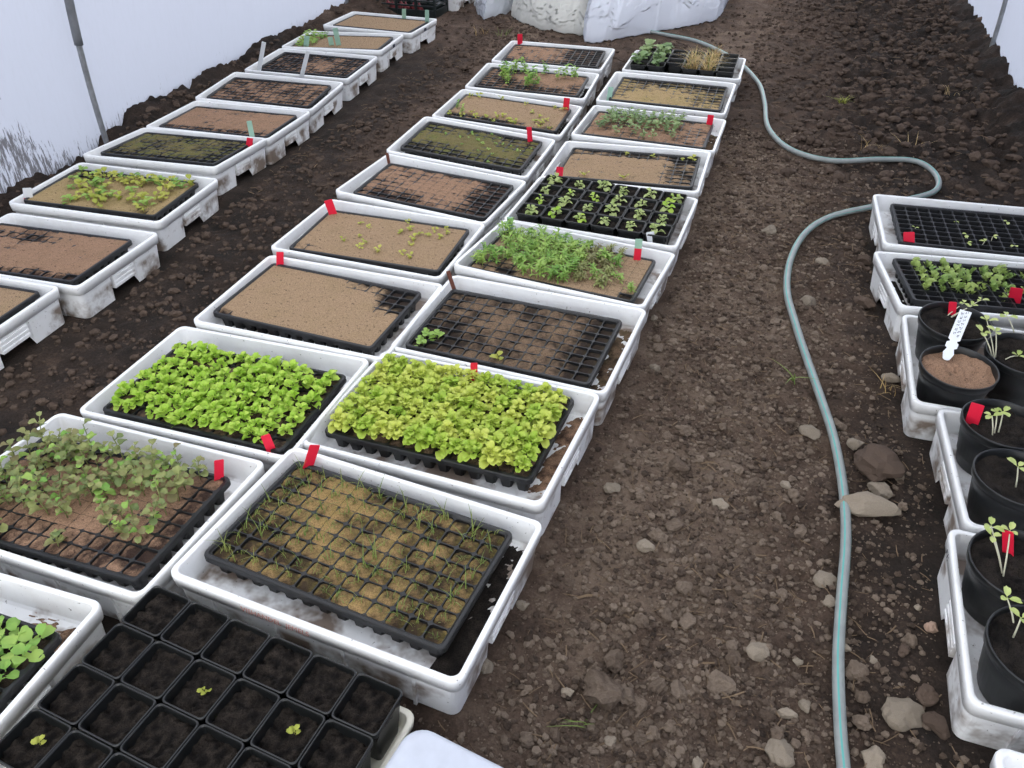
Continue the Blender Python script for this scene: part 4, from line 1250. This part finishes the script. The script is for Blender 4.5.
for ang0, wdt in ((1.30, .30), (2.9, .16)):
    L = []
    for i, p in enumerate(pts):
        t = (pts[min(i + 1, len(pts) - 1)] - pts[max(i - 1, 0)]).normalized(); sd = t.cross(Vector((0, 0, 1))).normalized(); up = sd.cross(t)
        a0 = ang0 + .25 * math.sin(i * .03)
        L.append([p + (sd * math.cos(a0 + q) + up * math.sin(a0 + q)) * .01145 for q in (-wdt / 2, 0, wdt / 2)])
    b = MB(); b.loops(L, False); link('stripe', b.mesh('stripe', 'hose_teal', True), hose_tube)


# ------------------------------------------------------------------ stones and clods
def ico(sub):
    import bmesh
    bm = bmesh.new(); bmesh.ops.create_icosphere(bm, subdivisions=sub, radius=1.0)
    bm.verts.ensure_lookup_table()
    v = np.array([q.co[:] for q in bm.verts]); f = [tuple(x.index for x in q.verts) for q in bm.faces]; bm.free(); return v, f


IV2, IF2 = ico(3); IV1, IF1 = ico(1); IV0, IF0 = ico(2)


def rock(seed, V, amp):
    R = np.random.RandomState(seed); v = V.copy()
    for _ in range(9):     # flat facets
        n = R.normal(size=3); n /= np.linalg.norm(n); d = R.uniform(.55, .95)
        s = v @ n; v = v - np.outer(np.maximum(s - d, 0) * .9, n)
    ph = R.uniform(0, 50, 3)
    nn = fbm(v[:, 0] * 1.9 + ph[0] + v[:, 2], v[:, 1] * 1.9 + ph[1] - v[:, 2], seed) - .5
    n2 = fbm(v[:, 0] * 4 + ph[2] + 2 * v[:, 2], v[:, 1] * 4 - v[:, 2] * 2, seed + 3, 3) - .5
    return v * (1 + amp * nn + amp * .5 * n2)[:, None]


rocks = {}
for m_ in ('stone', 'clod', 'dark_clod', 'pink_stone'):
    rocks[m_] = [mesh(m_, rock(q * 7 + len(m_), IV2, .7 if m_ != 'stone' else .5), IF2, m_, True) for q in range(4)]
for m_ in rocks:
    for q in rocks[m_]: q.polygons.foreach_set('use_smooth', [False] * len(q.polygons))
ST = [(680, 466, 25, 'clod'), (612, 489, 16, 'stone'), (674, 524, 18, 'clod'), (658, 536, 18, 'clod'), (646, 548, 16, 'stone'), (721, 503, 17, 'stone'), (570, 580, 12, 'clod'),
      (523, 606, 13, 'stone'), (667, 613, 16, 'clod'), (688, 619, 18, 'clod'), (615, 657, 26, 'clod'), (603, 696, 46, 'clod'), (626, 698, 20, 'clod'), (640, 706, 16, 'clod'), (721, 686, 28, 'clod'),
      (760, 652, 22, 'stone'), (765, 719, 15, 'clod'), (788, 714, 15, 'stone'), (804, 709, 13, 'stone'), (781, 754, 27, 'stone'), (776, 738, 17, 'clod'), (697, 765, 14, 'stone'), (568, 692, 14, 'stone'),
      (657, 688, 20, 'clod'), (678, 690, 20, 'clod'), (641, 495, 13, 'clod'), (874, 469, 43, 'dark_clod'), (879, 490, 20, 'stone'), (826, 579, 20, 'stone'), (829, 602, 13, 'stone'),
      (872, 756, 26, 'stone'), (874, 658, 10, 'stone'), (857, 671, 22, 'clod'), (932, 626, 14, 'pink_stone'), (920, 604, 9, 'stone'), (938, 723, 22, 'dark_clod'), (928, 694, 18, 'dark_clod'),
      (769, 231, 15, 'stone'), (772, 246, 10, 'clod'), (822, 261, 13, 'stone'), (808, 299, 19, 'stone'), (866, 304, 18, 'dark_clod'), (865, 259, 14, 'dark_clod'), (892, 377, 14, 'stone'),
      (809, 436, 19, 'stone'), (855, 446, 16, 'stone'), (839, 422, 16, 'clod'), (751, 395, 12, 'clod'), (655, 369, 11, 'stone'), (668, 434, 12, 'clod'), (654, 317, 8, 'stone'), (898, 477, 12, 'stone'),
      (786, 486, 10, 'stone'), (700, 460, 10, 'clod'), (740, 560, 12, 'clod'), (594, 624, 11, 'clod'), (548, 640, 12, 'clod'), (640, 740, 14, 'clod'), (555, 735, 13, 'clod'), (610, 740, 12, 'stone'),
      (486, 668, 16, 'stone'), (800, 655, 9, 'stone'), (846, 646, 10, 'stone'), (905, 650, 12, 'dark_clod'), (175, 291, 10, 'dark_clod')]
LABST = {'clod': ('soil_clod', 'grey brown crumbly clod of dry soil lying on the path', 'clod', 'clods on the path'), 'stone': ('stone', 'pale grey brown stone lying on the path soil', 'stone', 'stones on the path'),
         'dark_clod': ('soil_clod', 'dark damp clod of soil lying beside the hose path', 'clod', 'dark clods on the path'), 'pink_stone': ('stone', 'small pinkish stone beside the printed crate', 'stone', None)}


def put_rock(x, y, r, m_, lab=None, flat=.62, stretch=None, rot=None, sink=.35):
    R = random.Random(int(x * 1e4 + y * 3e4)); sx, sy = stretch or (R.uniform(.9, 1.15), R.uniform(.75, 1.0))
    n, l, c, gp = LABST[m_] if lab is None else lab
    h = r * flat
    o = link(n, R.choice(rocks[m_]), None, T(x, y, gz(x, y) + h * (1 - sink) * .8) @ Rz(R.random() * 6.28 if rot is None else rot) @ Sc(r * sx, r * sy, h))
    tag(o, l, c, gp); return o


used = []
SPEC = {(603, 696): 'largest grey brown clod on the path with a green grass sprout beside it', (874, 469): 'large dark angular clod lying next to the long flat stone',
        (721, 686): 'broad pale brown clod between the largest clod and the hose', (615, 657): 'brown clod lying just behind the largest clod', (680, 466): 'brown clod near the crate of yellow green lettuce',
        (808, 299): 'pale flat stone beside the bend of the hose', (769, 231): 'pale stone near the crate of potted lettuces', (654, 317): 'small stone touching the crate of the bare brown tray',
        (523, 606): 'small stone beside the crate of leek seedlings', (486, 668): 'pale stone tucked against the corner of the leek crate', (826, 579): 'pale stone lying against the hose'}
for x, y, wpx, m_ in ST:
    p = U(x, y, .01); r = wpx * depth(p) / FPX / 2 * 1.12
    used.append((p.x, p.y, r)); lb = LABST[m_]
    put_rock(p.x, p.y, r, m_, (lb[0], SPEC.get((x, y), lb[1]), lb[2], lb[3]))
p = U(866, 508, .015); put_rock(p.x, p.y, 58 * depth(p) / FPX / 2 * 1.1, 'stone', ('stone', 'long flat stone with the hose lying across its end', 'stone', None), .35, (1.05, .45), .15); used.append((p.x, p.y, .06))
p = U(907, 710, .015); put_rock(p.x, p.y, 40 * depth(p) / FPX / 2 * 1.1, 'stone', ('stone', 'large pale angular stone near the printed crate', 'stone', None), .55, (1.05, .85), .3); used.append((p.x, p.y, .05))


def inside_crate(x, y, pad):
    for k in CR:
        cx, cy, dz, a, tx, ty = CR[k]; c, s = math.cos(a), math.sin(a)
        if abs((x - cx) * c + (y - cy) * s) < .30 + pad and abs(-(x - cx) * s + (y - cy) * c) < .20 + pad: return True
    return False


# free clods: the larger ones as things, the fine crumb as one scatter
hose_xy = np.array([(p.x, p.y) for p in pts])
R = random.Random(77); n = 0; tries = 0
while n < 210 and tries < 6000:
    tries += 1
    zone = R.random()
    if zone < .55: x, y = R.gauss(.08, .2), R.uniform(.6, 2.6)
    elif zone < .72: x, y = R.uniform(-.1, 1.15), R.uniform(3.2, 6.5)
    elif zone < .82: x, y = R.uniform(-2.9, -2.66), R.uniform(2.2, 6)
    elif zone < .90: x, y = R.uniform(.95, 1.2), R.uniform(3.6, 7)
    else: x, y = R.uniform(-1.9, -1.5), R.uniform(1.2, 5.5)
    r = R.uniform(.008, .019) * (1.5 if y > 3 else 1)
    if inside_crate(x, y, r + .004) or np.min(np.hypot(hose_xy[:, 0] - x, hose_xy[:, 1] - y)) < r + .014: continue
    if any(math.hypot(x - a, y - b_) < r + c for a, b_, c in used): continue
    used.append((x, y, r)); dark = zone >= .55
    put_rock(x, y, r, 'dark_clod' if dark else 'clod', ('soil_clod', 'dark lump of soil in the rough soil near the tunnel walls', 'clod', 'dark lumps of soil') if dark else None, .7); n += 1


def scatter(count, seed, gen, V, F, shapes, mat, name, label, cat):
    R = random.Random(seed); vs = []; fs = []; base = 0; done = 0; t = 0
    nv = len(V); Fa = np.array(F); P = []
    while done < count and t < count * 6:
        t += 1; x, y, r = gen(R)
        if inside_crate(x, y, r * .5 + .002): continue
        if r > .004 and np.min(np.hypot(hose_xy[:, 0] - x, hose_xy[:, 1] - y)) < r * .8 + .011: continue
        P.append((x, y, r)); done += 1
    P = np.array(P); gzs = ground_at(P[:, 0], P[:, 1]); RS = np.random.RandomState(seed)
    for i, (x, y, r) in enumerate(P):
        s = shapes[i % len(shapes)]; a = RS.uniform(0, 6.28); c, sn = math.cos(a), math.sin(a)
        v = s * (r * RS.uniform(.8, 1.2), r * RS.uniform(.6, 1.1), r * RS.uniform(.5, .8))
        vs.append(np.stack([v[:, 0] * c - v[:, 1] * sn + x, v[:, 0] * sn + v[:, 1] * c + y, v[:, 2] + gzs[i] + r * .25], -1)); fs.append(Fa + base); base += nv
    v = np.concatenate(vs); f = np.concatenate(fs)
    me = bpy.data.meshes.new(name); me.vertices.add(len(v)); me.vertices.foreach_set('co', v.astype(np.float32).ravel())
    me.loops.add(f.size); me.loops.foreach_set('vertex_index', f.astype(np.int32).ravel()); me.polygons.add(len(f))
    me.polygons.foreach_set('loop_start', np.arange(0, f.size, 3, dtype=np.int32)); me.polygons.foreach_set('loop_total', np.full(len(f), 3, dtype=np.int32))
    me.update(calc_edges=True); me.materials.append(M[mat]); me.polygons.foreach_set('use_smooth', np.zeros(len(f), dtype=bool))
    tag(link(name, me), label, cat, None, 'stuff')


def gen_path(R):
    y = .5 + 3.4 * R.random() ** 1.5; x = min(1.05, R.gauss(.05, .24)); return x, y, .0018 + .009 * R.random() ** 3.6


def gen_all(R):
    q = R.random()
    if q < .3: x, y = R.uniform(-1.95, -1.45), R.uniform(.9, 5.8)
    elif q < .75: x, y = R.uniform(-.15, 1.08), R.uniform(2.6, 7.4)
    elif q < .85: x, y = R.uniform(-2.84, -2.6), R.uniform(1.6, 6)
    else: x, y = R.uniform(-2.3, -.1), R.uniform(4.7, 6.5)
    return x, y, .003 + (.030 if x > .1 and y > 3.4 else .016) * R.random() ** 3


scatter(38000, 1, gen_path, IV1, IF1, [rock(200 + q, IV1, .5) for q in range(6)], 'clod', 'soil_crumbs', 'fine grey brown crumbs of soil strewn over the path', 'soil')
scatter(14000, 2, gen_all, IV1, IF1, [rock(220 + q, IV1, .5) for q in range(6)], 'dark_clod', 'soil_lumps', 'dark small lumps of soil over the damp ground', 'soil')
# straw and wood bits
stick = np.array([(-1, -.07, -.05), (-1, .07, -.05), (-.9, 0, .06), (.05, -.02, .0), (.05, .12, .0), (.05, .05, .1), (1, -.12, -.05), (1, -.02, -.05), (1, -.07, .04)])
sf = [(0, 1, 4), (0, 4, 3), (1, 2, 5), (1, 5, 4), (2, 0, 3), (2, 3, 5), (3, 4, 7), (3, 7, 6), (4, 5, 8), (4, 8, 7), (5, 3, 6), (5, 6, 8), (0, 2, 1), (6, 7, 8)]


def gen_bits(R):
    if R.random() < .4: return R.gauss(.08, .28), .5 + 3 * R.random() ** 1.4, R.uniform(.005, .02)
    return R.uniform(-2, 1.05), R.uniform(2.5, 6.8), R.uniform(.005, .022)


scatter(3200, 3, gen_bits, stick, sf, [stick], 'wood_chip', 'mulch_bits', 'bits of straw and wood strewn over the soil', 'mulch')
for x, y, wpx, rot in ((587, 593, 26, .5), (703, 665, 24, .6), (640, 722, 14, 1.2), (722, 575, 22, -.7)):
    p = U(x, y, .012); s = wpx * depth(p) / FPX / 2
    tag(link('wood_chip', mesh('wood_chip', stick * (1, 1.6, 1.6), sf, 'wood_chip'), None, T(p.x, p.y, gz(p.x, p.y) + .005) @ Rz(rot) @ Sc(s)), 'pale splinter of wood lying among the clods', 'wood chip', 'wood splinters on the path')


# weeds in the soil
def tuft(px, py, n, h, mat, label, spread=.02, wd=.003):
    p = U(px, py, .01); R = random.Random(int(px * 7 + py))
    me = merged([], [mat], 'grass_tuft', (), .001, [(R.uniform(.5, 1.1) * h, wd, R.uniform(.2, 1.8), T(R.uniform(-spread, spread), R.uniform(-spread, spread), 0) @ Rz(R.random() * 6.28), 0) for _ in range(n)])
    tag(link('grass_tuft', me, None, T(p.x, p.y, gz(p.x, p.y) - .003)), label, 'weed', 'weeds in the soil')


tuft(842, 104, 26, .05, 'yellow_sprout', 'yellow green weed tuft in the dark soil')
tuft(912, 146, 16, .09, 'straw', 'dried yellow grass tuft above the hose bend', .03)
tuft(872, 152, 10, .07, 'straw', 'flattened dry grass just above the hose', .06)
tuft(792, 384, 4, .07, 'blade', 'grey green blade lying against the hose', .008, .006)
tuft(888, 388, 8, .06, 'straw', 'dried grass beside the crate of round pots', .02)
tuft(588, 722, 5, .05, 'blade', 'thin green grass sprout beside the big clod', .01)
tuft(481, 34, 12, .08, 'straw', 'dry grass tuft in front of the clear film', .03)
tuft(504, 35, 16, .07, 'blade', 'green grass tuft in front of the fleece', .04)
tuft(950, 95, 8, .08, 'straw', 'dry straw by the right hoop pipe', .05)
tuft(683, 232, 3, .08, 'straw', 'pale dry stalk beside the potted lettuce crate', .02)


# ------------------------------------------------------------------ far end: fleece, film, black crate
def drape(name, edge, back, height, nseed, mat, label, cat):
    """crumpled sheet: its hem follows edge on the ground, rises in folds and falls back over a heap"""
    n = 170; m_ = 90; v = []; f = []
    acc = [0]
    for a, b_ in zip(edge, edge[1:]): acc.append(acc[-1] + math.hypot(b_[0] - a[0], b_[1] - a[1]))
    for i in range(n + 1):
        s = acc[-1] * i / n; k = max(q for q in range(len(acc)) if acc[q] <= s + 1e-9); k = min(k, len(edge) - 2)
        t = (s - acc[k]) / max(1e-6, acc[k + 1] - acc[k]); x0 = edge[k][0] + (edge[k + 1][0] - edge[k][0]) * t; y0 = edge[k][1] + (edge[k + 1][1] - edge[k][1]) * t
        g0 = gz(x0, y0)
        for j in range(m_ + 1):
            q = (j / m_) ** 1.7
            env = math.sin(math.pi * min(1, .15 + .85 * i / n)) ** .35
            z = height * env * math.sin(math.pi * min(1, q * .95)) ** .6
            fold = .11 * (float(fbm(s * 4.2 + .7 * q, q * 2.2, nseed)) - .5) + .07 * (float(fbm(s * 9 - 2 * q, q * 3.1, nseed + 5)) - .5) + .05 * abs(float(fbm(s * 7 + q * 20, q * 34 - s * 3, nseed + 8)) - .5) + .05 * abs(float(fbm(s * 15 - q * 40, q * 70 + s * 6, nseed + 9)) - .5)
            bulge = -.10 * math.sin(math.pi * min(1, q * 2.2)) if q < .45 else 0
            v.append((x0 + .25 * fold, y0 + bulge * .6 + back * q + fold * min(1, q * 22), g0 + .006 + z + fold * min(1, q * 22) * .8))
    for i in range(n):
        for j in range(m_):
            a = i * (m_ + 1) + j; f.append((a, a + m_ + 1, a + m_ + 2, a + 1))
    o = link(name, mesh(name, v, f, mat, True)); md = o.modifiers.new('thickness', 'SOLIDIFY'); md.thickness = .002
    return tag(o, label, cat)


drape('fleece_heap', [(-1.90, 5.98), (-1.84, 5.72), (-1.74, 5.58), (-1.60, 5.50), (-1.44, 5.42), (-1.32, 5.40), (-1.22, 5.44), (-1.12, 5.56)], 1.3, .30, 3, 'fleece_cream', 'cream tinted crumpled fleece bunched beside the white fleece', 'fleece')
drape('fleece_heap', [(-1.30, 5.66), (-1.25, 5.42), (-1.205, 5.235), (-1.10, 5.27), (-1.0, 5.35), (-.86, 5.54), (-.74, 5.69), (-.62, 5.79), (-.54, 5.90), (-.46, 6.04), (-.44, 6.3)], 1.3, .36, 13, 'fleece', 'white crumpled fleece heaped over the end of the hose', 'fleece')
drape('plastic_film', [(-2.22, 5.98), (-2.10, 5.74), (-2.0, 5.58), (-1.93, 5.80), (-1.88, 5.96)], .8, .2, 9, 'film', 'clear crumpled plastic film beside the white fleece', 'film')

bm_ = T(-2.64, 5.665, .0) @ Rz(-.03)
r = thing('harvest_crate', bm_, 'black slatted harvest crate standing behind the pale sand tray', 'crate')
b = MB(); b.box(-.29, .29, -.10, .10, .0, .012); link('base', b.mesh('base', 'black_slats'), r)
for s in (-1, 1):
    for z0, z1 in ((.0, .055), (.075, .085), (.105, .115), (.135, .145), (.165, .175), (.20, .24)):
        b = MB(); b.box(-.3, .3, min(s * .10, s * .11), max(s * .10, s * .11), z0, z1); link('slat', b.mesh('slat', 'black_slats'), r)
        b = MB(); b.box(min(s * .29, s * .30), max(s * .29, s * .30), -.10, .10, z0, z1); link('slat', b.mesh('slat', 'black_slats'), r)
    for x in (-.295, -.15, 0, .15, .295):
        b = MB(); b.box(x - .008, x + .008, min(s * .098, s * .113), max(s * .098, s * .113), .0, .24); link('upright', b.mesh('upright', 'black_slats'), r)
for q in range(7):
    b = MB(); prof = [(.004, -.03), (.02, -.024), (.03, 0), (.024, .02), (.008, .034), (.003, .05)]
    b.loops([[(a * math.cos(.7 * k), a * math.sin(.7 * k), z) for k in range(9)] for a, z in prof], True, True, True)
    tag(link('red_bulb', b.mesh('red_bulb', 'onion_red', True), None, bm_ @ T(-.16 + .052 * q, -.055 + .03 * (q % 2), .045) @ Rz(q)), 'dark red bulb inside the black slatted crate', 'bulb', 'red bulbs in the black crate')
r = thing('fish_crate', T(-2.565, 5.995, gz(-2.4, 5.9) - .004) @ Rz(.0), 'white plastic crate standing behind the black slatted crate', 'crate', 'white crates set out in rows on the soil')
link('basin', C_BODY, r); link('rim', C_RIM, r); link('hand_grip', C_GRIP, r); link('hand_grip', C_GRIP, r, Rz(math.pi))

# upturned tub next to the compost pots
tm = T(-.357, .592, 0) @ Rz(-.165) @ T(.225, -.155, 0)
tp = tm.translation
r = thing('upturned_tub', T(0, 0, gz(tp.x, tp.y)) @ tm, 'upturned whitish tub with water drops beside the compost pots', 'tub')
b = MB(); b.loops([rrect(.235, .165, .04, .0, 6), rrect(.226, .156, .036, .135, 6), rrect(.222, .152, .034, .143, 6), rrect(.214, .144, .03, .146, 6)], True, False, True)
link('shell', b.mesh('shell', 'tub', True), r)
b = MB(); b.loops([rrect(.232, .162, .04, .006, 6), rrect(.242, .172, .044, .004, 6), rrect(.242, .172, .044, .016, 6), rrect(.234, .164, .04, .017, 6)]); link('lip', b.mesh('lip', 'tub', True), r)
b = MB(); R = random.Random(2)
for q in range(60):
    x, y, s = R.uniform(-.21, .2), R.uniform(-.14, .14), R.uniform(.0008, .0022); b.add(IV1 * s, IF1, 0, T(x, y, .146) @ Sc(1, 1, .5))
o = link('water_drops', b.mesh('water_drops', 'tub', True), r); o['kind'] = 'stuff'
